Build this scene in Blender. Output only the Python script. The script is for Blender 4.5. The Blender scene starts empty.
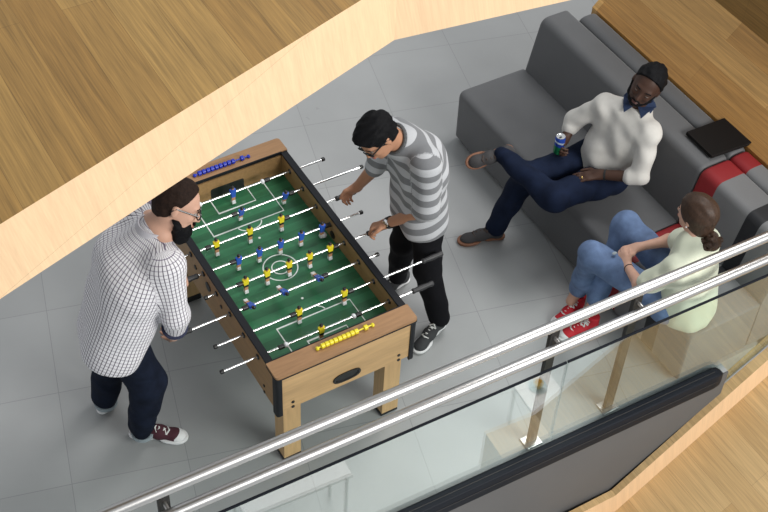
import bpy, bmesh, math, random
import numpy as np
from mathutils import Vector, Matrix

C = bpy.context.scene.collection
scene = bpy.context.scene
random.seed(7); np.random.seed(7)

# ------------------------------------------------------------------ camera
cam_d = bpy.data.cameras.new('camera'); cam = bpy.data.objects.new('camera', cam_d); C.objects.link(cam)
cam_d.sensor_width = 36.0; cam_d.lens = 1315.9524/768*36.0; cam_d.clip_start = .05; cam_d.clip_end = 200
RC = ((0.8608303622509746, -0.5072664135439582, 0.04064324196106566),
      (-0.3493054008209981, -0.6470700134192426, -0.6777065254893911),
      (0.3700767817414888, 0.5691934499130071, -0.7342084119594323))
rt, dn, fw = RC
cam.matrix_world = Matrix(((rt[0], -dn[0], -fw[0], -2.07156), (rt[1], -dn[1], -fw[1], -4.20671),
                           (rt[2], -dn[2], -fw[2], 5.812), (0, 0, 0, 1)))
scene.camera = cam

# ------------------------------------------------------------------ world and lights
w = bpy.data.worlds.new('world'); scene.world = w; w.use_nodes = True
w.node_tree.nodes['Background'].inputs[0].default_value = (0.93, 0.97, 1.0, 1)
w.node_tree.nodes['Background'].inputs[1].default_value = 0.55
def area(name, loc, target, sx, sy, power, color):
    d = bpy.data.lights.new(name, 'AREA'); d.shape = 'RECTANGLE'; d.size = sx; d.size_y = sy; d.energy = power; d.color = color
    o = bpy.data.objects.new(name, d); C.objects.link(o); o.location = loc
    o.rotation_euler = (Vector(target)-Vector(loc)).to_track_quat('-Z', 'Y').to_euler(); return o
area('window_light', (3.5, -8.0, 5.5), (0.6, 0, 0), 4.5, 3.0, 820, (1.0, 0.985, 0.95))
area('skylight', (5.0, 0.8, 8.2), (1.0, 0.2, 0), 3.2, 3.2, 380, (1.0, 0.99, 0.97))
scene.view_settings.view_transform = 'Standard'; scene.view_settings.look = 'None'
scene.view_settings.exposure = 0.0; scene.view_settings.gamma = 1.0; scene.view_settings.use_curve_mapping = False

# ------------------------------------------------------------------ materials
def sr(r, g, b):
    f = lambda c: ((c/255)/12.92 if c/255 <= .04045 else ((c/255+.055)/1.055)**2.4)
    return (f(r), f(g), f(b), 1)
MC = {}
def mat(name, col, rough=.6, metal=0.0, noise=.08, nscale=30, bump=0.0, bscale=200, spec=.5, sheen=0, stretch=None):
    if name in MC: return MC[name]
    m = bpy.data.materials.new(name); m.use_nodes = True; nt = m.node_tree; N = nt.nodes; L = nt.links
    p = N['Principled BSDF']; p.inputs['Roughness'].default_value = rough; p.inputs['Metallic'].default_value = metal
    p.inputs['Specular IOR Level'].default_value = spec
    if sheen: p.inputs['Sheen Weight'].default_value = sheen
    tc = N.new('ShaderNodeTexCoord'); nz = N.new('ShaderNodeTexNoise'); nz.inputs['Scale'].default_value = nscale
    nz.inputs['Detail'].default_value = 4
    if stretch:
        mp = N.new('ShaderNodeMapping'); mp.inputs['Scale'].default_value = stretch
        L.new(tc.outputs['Object'], mp.inputs[0]); L.new(mp.outputs[0], nz.inputs['Vector'])
    else: L.new(tc.outputs['Object'], nz.inputs['Vector'])
    mx = N.new('ShaderNodeMix'); mx.data_type = 'RGBA'
    mx.inputs[6].default_value = tuple(c*(1-noise*2) for c in col[:3])+(1,)
    mx.inputs[7].default_value = tuple(min(1, c*(1+noise*2)) for c in col[:3])+(1,)
    L.new(nz.outputs['Fac'], mx.inputs[0]); L.new(mx.outputs[2], p.inputs['Base Color'])
    if bump:
        b = N.new('ShaderNodeBump'); b.inputs['Strength'].default_value = bump; b.inputs['Distance'].default_value = .002
        n2 = N.new('ShaderNodeTexNoise'); n2.inputs['Scale'].default_value = bscale
        L.new(tc.outputs['Object'], n2.inputs['Vector']); L.new(n2.outputs['Fac'], b.inputs['Height']); L.new(b.outputs[0], p.inputs['Normal'])
    MC[name] = m; return m

def bamboo(name, c1, c2, pitch=.15, length=1.35, rot=90, scl=(1, 1, 1), erot=(0, 0), rough=.45, grain=.35, seam=.0008):
    m = bpy.data.materials.new(name); m.use_nodes = True; nt = m.node_tree; N = nt.nodes; L = nt.links
    p = N['Principled BSDF']; p.inputs['Roughness'].default_value = rough
    tc = N.new('ShaderNodeTexCoord'); mp = N.new('ShaderNodeMapping'); mp.vector_type = 'TEXTURE'
    mp.inputs['Rotation'].default_value = (math.radians(erot[0]), math.radians(erot[1]), math.radians(rot)); mp.inputs['Scale'].default_value = scl
    L.new(tc.outputs['Object'], mp.inputs[0])
    br = N.new('ShaderNodeTexBrick'); br.offset = .37; br.squash = 1
    br.inputs['Scale'].default_value = 1; br.inputs['Brick Width'].default_value = length; br.inputs['Row Height'].default_value = pitch
    br.inputs['Mortar Size'].default_value = seam; br.inputs['Mortar Smooth'].default_value = .2
    br.inputs['Color1'].default_value = c1; br.inputs['Color2'].default_value = c2
    br.inputs['Mortar'].default_value = tuple(x*.6 for x in c1[:3])+(1,)
    L.new(mp.outputs[0], br.inputs['Vector'])
    # strips inside a plank: stretched noise at two scales
    def streak(sx, sy):
        q = N.new('ShaderNodeMapping'); q.inputs['Scale'].default_value = (sx, sy, sy)
        L.new(mp.outputs[0], q.inputs[0]); n = N.new('ShaderNodeTexNoise'); n.inputs['Scale'].default_value = 1; n.inputs['Detail'].default_value = 3
        L.new(q.outputs[0], n.inputs['Vector']); return n
    a = streak(1.6, 38); b = streak(5, 170)
    ad = N.new('ShaderNodeMath'); ad.operation = 'ADD'; L.new(a.outputs['Fac'], ad.inputs[0]); L.new(b.outputs['Fac'], ad.inputs[1])
    mr = N.new('ShaderNodeMapRange'); mr.inputs['From Min'].default_value = .7; mr.inputs['From Max'].default_value = 1.3
    mr.inputs['To Min'].default_value = 1-grain; mr.inputs['To Max'].default_value = 1+grain*.6
    L.new(ad.outputs[0], mr.inputs['Value'])
    mu = N.new('ShaderNodeVectorMath'); mu.operation = 'SCALE'; L.new(br.outputs['Color'], mu.inputs[0]); L.new(mr.outputs[0], mu.inputs['Scale'])
    L.new(mu.outputs[0], p.inputs['Base Color']); return m

def tile_mat(name, col, origin, rotdeg):
    m = bpy.data.materials.new(name); m.use_nodes = True; nt = m.node_tree; N = nt.nodes; L = nt.links
    p = N['Principled BSDF']
    tc = N.new('ShaderNodeTexCoord'); mp = N.new('ShaderNodeMapping'); mp.vector_type = 'TEXTURE'
    mp.inputs['Location'].default_value = origin; mp.inputs['Rotation'].default_value = (0, 0, math.radians(rotdeg))
    L.new(tc.outputs['Object'], mp.inputs[0])
    br = N.new('ShaderNodeTexBrick'); br.offset = 0; br.squash = 1; br.inputs['Scale'].default_value = 1
    br.inputs['Brick Width'].default_value = .6; br.inputs['Row Height'].default_value = .6
    br.inputs['Mortar Size'].default_value = .0022; br.inputs['Mortar Smooth'].default_value = .3
    br.inputs['Color1'].default_value = col; br.inputs['Color2'].default_value = tuple(c*1.06 for c in col[:3])+(1,)
    br.inputs['Mortar'].default_value = tuple(c*.74 for c in col[:3])+(1,)
    L.new(mp.outputs[0], br.inputs['Vector'])
    nz = N.new('ShaderNodeTexNoise'); nz.inputs['Scale'].default_value = 2.2; nz.inputs['Detail'].default_value = 5; L.new(tc.outputs['Object'], nz.inputs['Vector'])
    mr = N.new('ShaderNodeMapRange'); mr.inputs['To Min'].default_value = .88; mr.inputs['To Max'].default_value = 1.12
    L.new(nz.outputs['Fac'], mr.inputs['Value'])
    mu = N.new('ShaderNodeVectorMath'); mu.operation = 'SCALE'; L.new(br.outputs['Color'], mu.inputs[0]); L.new(mr.outputs[0], mu.inputs['Scale'])
    L.new(mu.outputs[0], p.inputs['Base Color'])
    r2 = N.new('ShaderNodeMapRange'); r2.inputs['To Min'].default_value = .22; r2.inputs['To Max'].default_value = .42
    L.new(nz.outputs['Fac'], r2.inputs['Value']); L.new(r2.outputs[0], p.inputs['Roughness'])
    return m

def stripe_mat(name, kind, ca, cb, cc=None, period=.07, duty=.5, rough=.85):
    """patterned cloth: 'uv' is a per-vertex cloth coordinate (metres along / around the garment)."""
    m = bpy.data.materials.new(name); m.use_nodes = True; nt = m.node_tree; N = nt.nodes; L = nt.links
    p = N['Principled BSDF']; p.inputs['Roughness'].default_value = rough; p.inputs['Sheen Weight'].default_value = .15
    at = N.new('ShaderNodeAttribute'); at.attribute_name = 'cloth'
    sp = N.new('ShaderNodeSeparateXYZ'); L.new(at.outputs['Vector'], sp.inputs[0])
    def band(sock, per, du, off=0):
        a = N.new('ShaderNodeMath'); a.operation = 'MULTIPLY_ADD'; a.inputs[1].default_value = 1/per; a.inputs[2].default_value = 50+off; L.new(sock, a.inputs[0])
        f = N.new('ShaderNodeMath'); f.operation = 'FRACT'; L.new(a.outputs[0], f.inputs[0])
        g = N.new('ShaderNodeMath'); g.operation = 'LESS_THAN'; g.inputs[1].default_value = du; L.new(f.outputs[0], g.inputs[0]); return g
    def mix(fac, a, b):
        x = N.new('ShaderNodeMix'); x.data_type = 'RGBA'; L.new(fac, x.inputs[0])
        for s, v in ((x.inputs[6], a), (x.inputs[7], b)):
            if isinstance(v, tuple): s.default_value = v
            else: L.new(v, s)
        return x.outputs[2]
    if kind == 'bands':
        o = mix(band(sp.outputs['X'], period, duty).outputs[0], ca, cb)
        nz = N.new('ShaderNodeTexNoise'); nz.inputs['Scale'].default_value = 160
        mr = N.new('ShaderNodeMapRange'); mr.inputs['To Min'].default_value = .8; mr.inputs['To Max'].default_value = 1.2; L.new(nz.outputs['Fac'], mr.inputs['Value'])
        mu = N.new('ShaderNodeVectorMath'); mu.operation = 'SCALE'; L.new(o, mu.inputs[0]); L.new(mr.outputs[0], mu.inputs['Scale']); o = mu.outputs[0]
    else:
        o = mix(band(sp.outputs['X'], period*1.15, .13).outputs[0], ca, cc)
        o = mix(band(sp.outputs['Y'], period, .2).outputs[0], o, cb)
    L.new(o, p.inputs['Base Color'])
    return m

def glass_mat(name, refl, tint):
    m = bpy.data.materials.new(name); m.use_nodes = True; nt = m.node_tree; N = nt.nodes; L = nt.links
    for n in list(N):
        if n.type != 'OUTPUT_MATERIAL': N.remove(n)
    out = [n for n in N if n.type == 'OUTPUT_MATERIAL'][0]
    t = N.new('ShaderNodeBsdfTransparent'); t.inputs[0].default_value = tint
    g = N.new('ShaderNodeBsdfGlossy'); g.inputs['Roughness'].default_value = .005
    fr = N.new('ShaderNodeLayerWeight'); fr.inputs['Blend'].default_value = .5
    mr = N.new('ShaderNodeMapRange'); mr.inputs['To Min'].default_value = refl*.6; mr.inputs['To Max'].default_value = refl*1.8; L.new(fr.outputs['Facing'], mr.inputs['Value'])
    cb = N.new('ShaderNodeCombineColor'); [L.new(mr.outputs[0], cb.inputs[i]) for i in range(3)]; L.new(cb.outputs[0], g.inputs['Color'])
    x = N.new('ShaderNodeAddShader'); L.new(t.outputs[0], x.inputs[0]); L.new(g.outputs[0], x.inputs[1]); L.new(x.outputs[0], out.inputs[0])
    return m

# ------------------------------------------------------------------ object helpers
def link(name, me, m=None, parent=None):
    o = bpy.data.objects.new(name, me); C.objects.link(o)
    if m is not None:
        for x in (m if isinstance(m, (list, tuple)) else [m]): me.materials.append(x)
    if parent is not None: o.parent = parent
    return o
def tag(o, label, cat, group=None, kind=None):
    o['label'] = label
    if cat: o['category'] = cat
    if group: o['group'] = group
    if kind: o['kind'] = kind
    return o
def thing(name, label, cat, loc=(0, 0, 0), group=None):
    o = bpy.data.objects.new(name, None); C.objects.link(o); o.empty_display_size = .05; o.location = loc
    bpy.context.view_layer.update()
    return tag(o, label, cat, group)
class MB:
    def __init__(s): s.v = []; s.f = []; s.m = []; s.mi = 0
    def add(s, vs, fs):
        b = len(s.v); s.v += [tuple(map(float, v)) for v in vs]; s.f += [tuple(i+b for i in f) for f in fs]; s.m += [s.mi]*len(fs); return s
    def box(s, x0, x1, y0, y1, z0, z1):
        return s.add([(x, y, z) for x in (x0, x1) for y in (y0, y1) for z in (z0, z1)],
                     [(0, 1, 3, 2), (4, 6, 7, 5), (0, 4, 5, 1), (2, 3, 7, 6), (0, 2, 6, 4), (1, 5, 7, 3)])
    def tube(s, a, b, ra, rb=None, n=16, caps=True):
        rb = ra if rb is None else rb; a = Vector(a); b = Vector(b); d = (b-a).normalized()
        u = d.orthogonal().normalized(); v = d.cross(u); vs = []
        for p, r in ((a, ra), (b, rb)):
            for i in range(n):
                t = 2*math.pi*i/n; vs.append(p+u*(r*math.cos(t))+v*(r*math.sin(t)))
        fs = [(i, (i+1) % n, n+(i+1) % n, n+i) for i in range(n)]
        if caps: fs += [tuple(range(n))[::-1], tuple(range(n, 2*n))]
        return s.add(vs, fs)
    def lathe(s, a, d, prof, n=20):
        a = Vector(a); d = Vector(d).normalized(); u = d.orthogonal().normalized(); v = d.cross(u); vs = []; fs = []
        for h, r in prof:
            for i in range(n):
                t = 2*math.pi*i/n; vs.append(a+d*h+u*(r*math.cos(t))+v*(r*math.sin(t)))
        for k in range(len(prof)-1):
            for i in range(n): fs.append((k*n+i, k*n+(i+1) % n, (k+1)*n+(i+1) % n, (k+1)*n+i))
        fs += [tuple(range(n))[::-1], tuple(range((len(prof)-1)*n, len(prof)*n))]
        return s.add(vs, fs)
    def ell(s, c, r, n=12, ax=None):
        r = (r, r, r) if isinstance(r, (int, float)) else r; vs = []; fs = []; h = n//2
        A = ax or ((1, 0, 0), (0, 1, 0), (0, 0, 1))
        for j in range(h+1):
            ph = math.pi*j/h
            for i in range(n):
                t = 2*math.pi*i/n; q = (r[0]*math.sin(ph)*math.cos(t), r[1]*math.sin(ph)*math.sin(t), r[2]*math.cos(ph))
                vs.append(tuple(c[k]+sum(q[m]*A[m][k] for m in range(3)) for k in range(3)))
        for j in range(h):
            for i in range(n): fs.append((j*n+i, (j+1)*n+i, (j+1)*n+(i+1) % n, j*n+(i+1) % n))
        return s.add(vs, fs)
    def poly(s, pts, z0, z1):
        n = len(pts); vs = [(x, y, z0) for x, y in pts]+[(x, y, z1) for x, y in pts]
        return s.add(vs, [tuple(range(n))[::-1], tuple(range(n, 2*n))]+[(i, (i+1) % n, n+(i+1) % n, n+i) for i in range(n)])
    def prism_y(s, prof, ys, mats=None):
        """(x,z) outline swept along y through stations, one material slot per section"""
        n = len(prof); vs = []
        for y in ys: vs += [(x, y, z) for x, z in prof]
        b = len(s.v); s.v += vs
        for k in range(len(ys)-1):
            for i in range(n):
                s.f.append((b+k*n+i, b+k*n+(i+1) % n, b+(k+1)*n+(i+1) % n, b+(k+1)*n+i)); s.m.append(mats[k] if mats else 0)
        s.f.append(tuple(b+i for i in range(n))[::-1]); s.m.append(mats[0] if mats else 0)
        s.f.append(tuple(b+(len(ys)-1)*n+i for i in range(n))); s.m.append(mats[-1] if mats else 0); return s
    def build(s, name, m, parent=None, smooth=False, bevel=0, seg=2):
        me = bpy.data.meshes.new(name); me.from_pydata(s.v, [], s.f)
        o = link(name, me, m, parent)
        me.polygons.foreach_set('material_index', s.m)
        bm = bmesh.new(); bm.from_mesh(me); bmesh.ops.remove_doubles(bm, verts=bm.verts, dist=1e-6); bmesh.ops.recalc_face_normals(bm, faces=bm.faces); bm.to_mesh(me); bm.free()
        if smooth:
            me.polygons.foreach_set('use_smooth', [True]*len(me.polygons))
            try: me.set_sharp_from_angle(angle=math.radians(38))
            except Exception: pass
        if bevel:
            b = o.modifiers.new('bevel', 'BEVEL'); b.width = bevel; b.segments = seg; b.limit_method = 'ANGLE'; b.angle_limit = math.radians(35)
            me.polygons.foreach_set('use_smooth', [True]*len(me.polygons)); b.harden_normals = True
        if parent is not None and parent.location.length > 0:
            o.matrix_parent_inverse = Matrix.Translation(-world_loc(parent))
        return o
def world_loc(o):
    l = Vector((0, 0, 0)); p = o
    while p is not None: l += p.location; p = p.parent
    return l
def round_prof(pts, rad, n=5):
    out = []; k = len(pts)
    for i in range(k):
        p = Vector(pts[i]); a = Vector(pts[i-1]); b = Vector(pts[(i+1) % k]); r = rad[i] if isinstance(rad, (list, tuple)) else rad
        da = (a-p).normalized(); db = (b-p).normalized(); ang = da.angle(db); t = min(r/math.tan(ang/2), (a-p).length*.49, (b-p).length*.49)
        if r <= 0: out.append(tuple(p)); continue
        A = p+da*t; B = p+db*t
        for j in range(n+1):
            s = j/n; out.append(tuple(A*(1-s)**2+p*2*s*(1-s)+B*s*s))
    return out

# ------------------------------------------------------------------ smooth-blend solids (bodies and clothes)
V = lambda *a: np.array(a, float)
def nrm(v): v = np.asarray(v, float); return v/np.linalg.norm(v)
class Solid:
    def __init__(s, h=.006): s.h = h; s.P = []; s.cuts = []
    def cap(s, a, b, ra, rb=None, k=.03, c=None, tagc=None):
        s.P.append(('cap', np.asarray(a, float), np.asarray(b, float), ra, ra if rb is None else rb, k, tagc)); return s
    def ell(s, c, r, ax=None, k=.03, tagc=None):
        A = np.eye(3) if ax is None else np.array(ax, float); s.P.append(('ell', np.asarray(c, float), np.array(r, float)*np.ones(3), A, 0, k, tagc)); return s
    def cut(s, p, n): s.cuts.append((np.asarray(p, float), nrm(n))); return s       # keeps the side n points to
    @staticmethod
    def dist(pr, X, Y, Z):
        if pr[0] == 'cap':
            _, a, b, ra, rb, k, _t = pr; d = b-a; L2 = max(d@d, 1e-9)
            t = np.clip(((X-a[0])*d[0]+(Y-a[1])*d[1]+(Z-a[2])*d[2])/L2, 0, 1)
            return np.sqrt((X-a[0]-t*d[0])**2+(Y-a[1]-t*d[1])**2+(Z-a[2]-t*d[2])**2)-(ra+(rb-ra)*t)
        _, c, r, A, _0, k, _t = pr; x, y, z = X-c[0], Y-c[1], Z-c[2]
        q = [(A[i][0]*x+A[i][1]*y+A[i][2]*z) for i in range(3)]
        k0 = np.sqrt(sum((q[i]/r[i])**2 for i in range(3))); k1 = np.sqrt(sum((q[i]/r[i]**2)**2 for i in range(3)))+1e-9
        return np.where(k0 < 1e-6, -r.min(), k0*(k0-1)/k1)
    def box(s, pr, m):
        if pr[0] == 'cap': R = max(pr[3], pr[4])+m; return np.minimum(pr[1], pr[2])-R, np.maximum(pr[1], pr[2])+R
        R = pr[2].max()+m; return pr[1]-R, pr[1]+R
    def mesh(s, folds=0, fdir=None, fscale=40):
        h = s.h; lo = np.min([s.box(p, .012)[0] for p in s.P], 0); hi = np.max([s.box(p, .012)[1] for p in s.P], 0)
        n = np.ceil((hi-lo)/h).astype(int)+2; F = np.full(n, .2, np.float32)
        g = [lo[i]+h*np.arange(n[i]) for i in range(3)]
        for pr in s.P:
            k = pr[5]; a, b = s.box(pr, max(.03, k*1.2)); i0 = np.maximum(((a-lo)/h).astype(int), 0); i1 = np.minimum(((b-lo)/h).astype(int)+2, n)
            X, Y, Z = np.meshgrid(g[0][i0[0]:i1[0]], g[1][i0[1]:i1[1]], g[2][i0[2]:i1[2]], indexing='ij')
            d = s.dist(pr, X, Y, Z); sl = tuple(slice(i0[i], i1[i]) for i in range(3)); f = F[sl]
            hh = np.clip(.5+.5*(f-d)/k, 0, 1); F[sl] = f+(d-f)*hh-k*hh*(1-hh)
        if folds or s.cuts:
            X, Y, Z = np.meshgrid(*g, indexing='ij', sparse=True)
            if folds:
                rg = np.random.RandomState(int(fscale*7+folds*1e4)); W = 0
                for _ in range(5):
                    kv = rg.normal(size=3)
                    if fdir is not None: kv = kv-.75*(kv@nrm(fdir))*nrm(fdir)
                    kv = nrm(kv)*fscale*rg.uniform(.5, 1.3); ph = rg.uniform(0, 6.28)
                    kv2 = rg.normal(size=3)*9
                    W = W+np.sin(kv[0]*X+kv[1]*Y+kv[2]*Z+ph+1.6*np.sin(kv2[0]*X+kv2[1]*Y+kv2[2]*Z))
                F = F+(folds/2.2*W).astype(np.float32)
            for p, nn in s.cuts:
                F = np.maximum(F, ((p[0]-X)*nn[0]+(p[1]-Y)*nn[1]+(p[2]-Z)*nn[2]).astype(np.float32))
        # surface nets
        S = F < 0; c = np.zeros(np.array(F.shape)-1, np.int8)
        for dx in (0, 1):
            for dy in (0, 1):
                for dz in (0, 1): c += S[dx:S.shape[0]-1+dx, dy:S.shape[1]-1+dy, dz:S.shape[2]-1+dz]
        act = (c > 0) & (c < 8); idx = -np.ones(act.shape, np.int64); ii = np.argwhere(act); idx[act] = np.arange(len(ii))
        acc = np.zeros((len(ii), 3)); cnt = np.zeros(len(ii))
        cor = [(a, b, d) for a in (0, 1) for b in (0, 1) for d in (0, 1)]
        for A in cor:
            for ax in range(3):
                if A[ax]: continue
                B = list(A); B[ax] = 1
                fa = F[ii[:, 0]+A[0], ii[:, 1]+A[1], ii[:, 2]+A[2]]; fb = F[ii[:, 0]+B[0], ii[:, 1]+B[1], ii[:, 2]+B[2]]
                cr = (fa < 0) != (fb < 0); t = np.where(cr, fa/(fa-fb+1e-12), 0)
                q = np.array(A, float)[None, :].repeat(len(ii), 0); q[:, ax] += t; acc[cr] += q[cr]; cnt[cr] += 1
        vs = lo+h*(ii+acc/np.maximum(cnt, 1)[:, None]); fs = []
        for ax in range(3):
            o1, o2 = [(1, 2), (2, 0), (0, 1)][ax]
            sl = [slice(1, -1)]*3; sl[ax] = slice(0, -1); s2 = [slice(1, -1)]*3; s2[ax] = slice(1, None)
            a = S[tuple(sl)]; b = S[tuple(s2)]; e = np.argwhere(a != b); off = np.array([1, 1, 1]); off[ax] = 0; e = e+off
            fl = S[e[:, 0], e[:, 1], e[:, 2]]
            d1 = np.zeros(3, int); d1[o1] = 1; d2 = np.zeros(3, int); d2[o2] = 1
            q = [idx[tuple((e-w_).T)] for w_ in (0*d1, d1, d1+d2, d2)]
            Q = np.stack(q, 1); Q[fl == 0] = Q[fl == 0][:, ::-1]; fs.append(Q)
        return vs, np.concatenate(fs)
    def build(s, name, m, parent=None, smooth=2, uv=None, **kw):
        vs, fs = s.mesh(**kw)
        me = bpy.data.meshes.new(name); me.from_pydata(vs.tolist(), [], fs.tolist())
        o = link(name, me, m, parent)
        bm = bmesh.new(); bm.from_mesh(me)
        seen = set(); drop = []                                  # keep only sizeable islands
        for v in bm.verts:
            if v.index in seen: continue
            st = [v]; seen.add(v.index); isl = [v]
            while st:
                q = st.pop()
                for e in q.link_edges:
                    r = e.other_vert(q)
                    if r.index not in seen: seen.add(r.index); st.append(r); isl.append(r)
            if len(isl) < 24: drop += isl
        if drop: bmesh.ops.delete(bm, geom=drop, context='VERTS')
        bmesh.ops.recalc_face_normals(bm, faces=bm.faces)
        for _ in range(smooth): bmesh.ops.smooth_vert(bm, verts=bm.verts, factor=.5, use_axis_x=True, use_axis_y=True, use_axis_z=True)
        bm.to_mesh(me); bm.free()
        me.polygons.foreach_set('use_smooth', [True]*len(me.polygons))
        if uv is not None:
            n = len(me.vertices); co = np.empty(n*3); me.vertices.foreach_get('co', co); co = co.reshape(-1, 3)
            A = uv(co, s); at = me.attributes.new('cloth', 'FLOAT_VECTOR', 'POINT'); at.data.foreach_set('vector', np.ascontiguousarray(A, dtype=np.float32).ravel())
        if parent is not None and parent.location.length > 0: o.matrix_parent_inverse = Matrix.Translation(-world_loc(parent))
        return o

def frame(f, u):
    f = nrm(f); u = np.asarray(u, float); u = nrm(u-(u@f)*f); l = np.cross(u, f); return f, l, u   # forward, left, up


def cloth_uv(co, s):
    best = np.full(len(co), 9.); A = np.zeros((len(co), 3))
    for pr in s.P:
        if pr[6] is None: continue
        o, ax, lat, R, off = pr[6]; o = np.asarray(o, float); ax = nrm(ax); lat = nrm(np.asarray(lat, float)-(np.asarray(lat, float)@ax)*ax); n3 = np.cross(ax, lat)
        d = s.dist(pr, co[:, 0], co[:, 1], co[:, 2]); w_ = d < best; best[w_] = d[w_]; q = co[w_]-o
        A[w_, 0] = q@ax+off; A[w_, 1] = np.arctan2(q@lat, q@n3)*R
    return A
# ------------------------------------------------------------------ the setting
M_tile = tile_mat('grey_floor_tiles', (0.325, 0.332, 0.335, 1), (0.98666, 1.55751, 0), -14.599)
M_bam_top = bamboo('bamboo_boards_brown', (0.29, 0.158, 0.040, 1), (0.37, 0.222, 0.066, 1))
M_bam_low = bamboo('bamboo_boards_light', (0.50, 0.325, 0.145, 1), (0.58, 0.40, 0.195, 1), grain=.22)
M_bam_ramp = bamboo('bamboo_boards_ramp', (0.50, 0.325, 0.145, 1), (0.58, 0.40, 0.195, 1), scl=(1, .803, 1), grain=.22)
M_bam_wall = bamboo('bamboo_boards_golden', (0.385, 0.192, 0.048, 1), (0.56, 0.325, 0.108, 1), scl=(1, .7071, 1), grain=.3)
M_bam_edge = bamboo('bamboo_edge_lit', (0.76, 0.52, 0.31, 1), (0.78, 0.545, 0.33, 1), pitch=3, length=3, rot=0, erot=(0, 78), grain=.10, rough=.5)  # brightness of the window-facing edges is put into this paler bamboo colour
M_fascia = mat('grey_painted_fascia', (0.105, 0.103, 0.103, 1), .6, noise=.05, nscale=3)
M_lower = mat('pale_lower_floor', (0.60, 0.62, 0.63, 1), .5, noise=.04, nscale=2)
M_steel = mat('brushed_steel', (0.56, 0.55, 0.54, 1), .34, 1.0, noise=.03, nscale=60)
M_white = mat('white_laminate', (0.88, 0.86, 0.88, 1), .4, noise=.01)

def struct(o): o['kind'] = 'structure'; return o
YR = lambda x: -1.288-.030*x                      # line of the glass balustrade
mb = MB(); mb.poly([(-7, YR(-7)-.03), (2.12, YR(2.12)-.03), (2.12, -1.318), (2.72, -1.318), (2.72, .95), (8, .95), (8, 11), (-7, 11)], -.30, 0)
struct(mb.build('floor', M_tile))
mb = MB(); mb.poly([(-7, YR(-7)-.040), (2.12, YR(2.12)-.040), (2.12, YR(2.12)-.0305), (-7, YR(-7)-.0305)], -3.0, -.001)
struct(mb.build('wall_front', M_fascia))
mb = MB(); mb.poly([(-9, -9), (9, -9), (9, -1.0), (-9, -1.0)], -3.2, -3.0)
struct(mb.build('floor_lower', M_lower))

def two_tone(name, pts, n_edge, z0, z1, m_top, m_side):
    """slab whose outward edge faces are painted paler, as faces turned to the window light"""
    me = MB(); me.poly(pts, z0, z1); n = len(pts)
    for i in range(n): me.m[2+i] = 1 if i in n_edge else 0
    return me.build(name, [m_top, m_side])
# bamboo ramp that climbs beside the stair well: a kerb against the fascia, boards one step lower (bottom right corner)
SL = .742; zt = lambda x: -.708+SL*(x-1.44)
def ramp(name, y0, y1, drop, mats, side=1):
    pr = [(1.08, -3.0), (5.2, -3.0), (5.2, zt(5.2)-drop), (1.44, -.708-drop), (1.08, -.702-drop)]
    m_ = MB(); m_.prism_y(pr, [y0, y1]); k = len(pr)
    m_.m = [0]*len(m_.f); m_.m[k] = 1                      # outward side takes the second slot; on the kerb, window light painted in
    return struct(m_.build(name, mats))
ramp('trim_1', -1.430, YR(1.8)-.046, 0, [M_bam_ramp, M_bam_edge])
mb = MB(); mb.prism_y([(2.121, -1), (5.2, -1), (5.2, zt(5.2)), (2.121, zt(2.121))], [YR(1.8)-.0455, -1.3185]); struct(mb.build('trim_2', M_bam_ramp))
ramp('floor_step', -2.075, -1.4305, .235, [M_bam_ramp, M_bam_ramp])
# bamboo slope behind the sofa, then the upright part above it
mb = MB(); mb.prism_y([(2.708, -.3), (2.708, .808), (3.06, 1.16), (4.2, 1.16+1.14), (4.2, -.3)], [-1.318, .896])
struct(mb.build('wall_right', M_bam_wall))
mb = MB(); mb.prism_y([(3.063, 1.165), (3.11, 2.7), (4.2, 2.9), (4.2, 1.5)], [-1.318, .896])
struct(mb.build('wall_right_upper', M_bam_top))
# upper floor at top left
two_tone('floor_upper', [(-2.60, -1.698), (.088, -.867), (1.35, -1.045), (1.35, -.45), (.1, -.15), (-3.0, .35)], (0, 1), 2.715, 3.0, M_bam_top, M_bam_edge)['kind'] = 'structure'

# ------------------------------------------------------------------ glass balustrade
M_glass = glass_mat('clear_railing_glass', .145, (.82, .86, .85, 1))
M_black = mat('black_rubber', (0.010, 0.012, 0.017, 1), .5, noise=.05, spec=.12)
M_postm = mat('dark_post_metal', (0.02, 0.018, 0.016, 1), .5, .2, noise=.05)
rail = thing('railing', 'steel and glass railing with two round rails crossing in front of the floor', 'railing', (0, -1.288, 0))
ra = lambda x, z, o=0: (x, YR(x)+o, z)
MB().tube(ra(-2.6, 1.09), ra(3.6, 1.09), .027, n=24).build('upper_handrail', M_steel, rail, smooth=True)
MB().tube(ra(-2.6, .89), ra(3.6, .89), .027, n=24).build('lower_handrail', M_steel, rail, smooth=True)
for x0, x1 in ((-1.9, .915), (.925, 3.36)):
    mb = MB(); n0 = .006
    top = [(x0, YR(x0)), (x1, YR(x1))]
    if x1 < 2: prof = [(x0, -.05), (x1, -.05), (x1, .738), (x0, .738)]
    else: prof = [(x0, -.08), (2.10, -.08), (2.125, zt(2.125)+.002), (3.30, zt(3.30)+.002), (3.36, .738), (x0, .738)]
    vs = [(x, YR(x)-n0, z) for x, z in prof]+[(x, YR(x)+n0, z) for x, z in prof]; k = len(prof)
    mb.add(vs, [tuple(range(k)), tuple(range(k, 2*k))[::-1]]+[(i, k+i, k+(i+1) % k, (i+1) % k) for i in range(k)])
    g = mb.build('glass_pane', M_glass, rail)
    MB().tube((x0, YR(x0), .739), (x1, YR(x1), .739), .0075, n=8).build('edge_strip', M_black, g, smooth=True)
MB().tube((2.10, YR(2.10)-.008, zt(2.10)+.006), (3.3, YR(3.3)-.008, zt(3.3)+.006), .005, n=8).build('foot_strip', M_steel, rail, smooth=True)
mb = MB(); pr = round_prof([(-.058, -.085), (.016, -.085), (.016, .03), (-.052, .03)], .012, 3)
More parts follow.
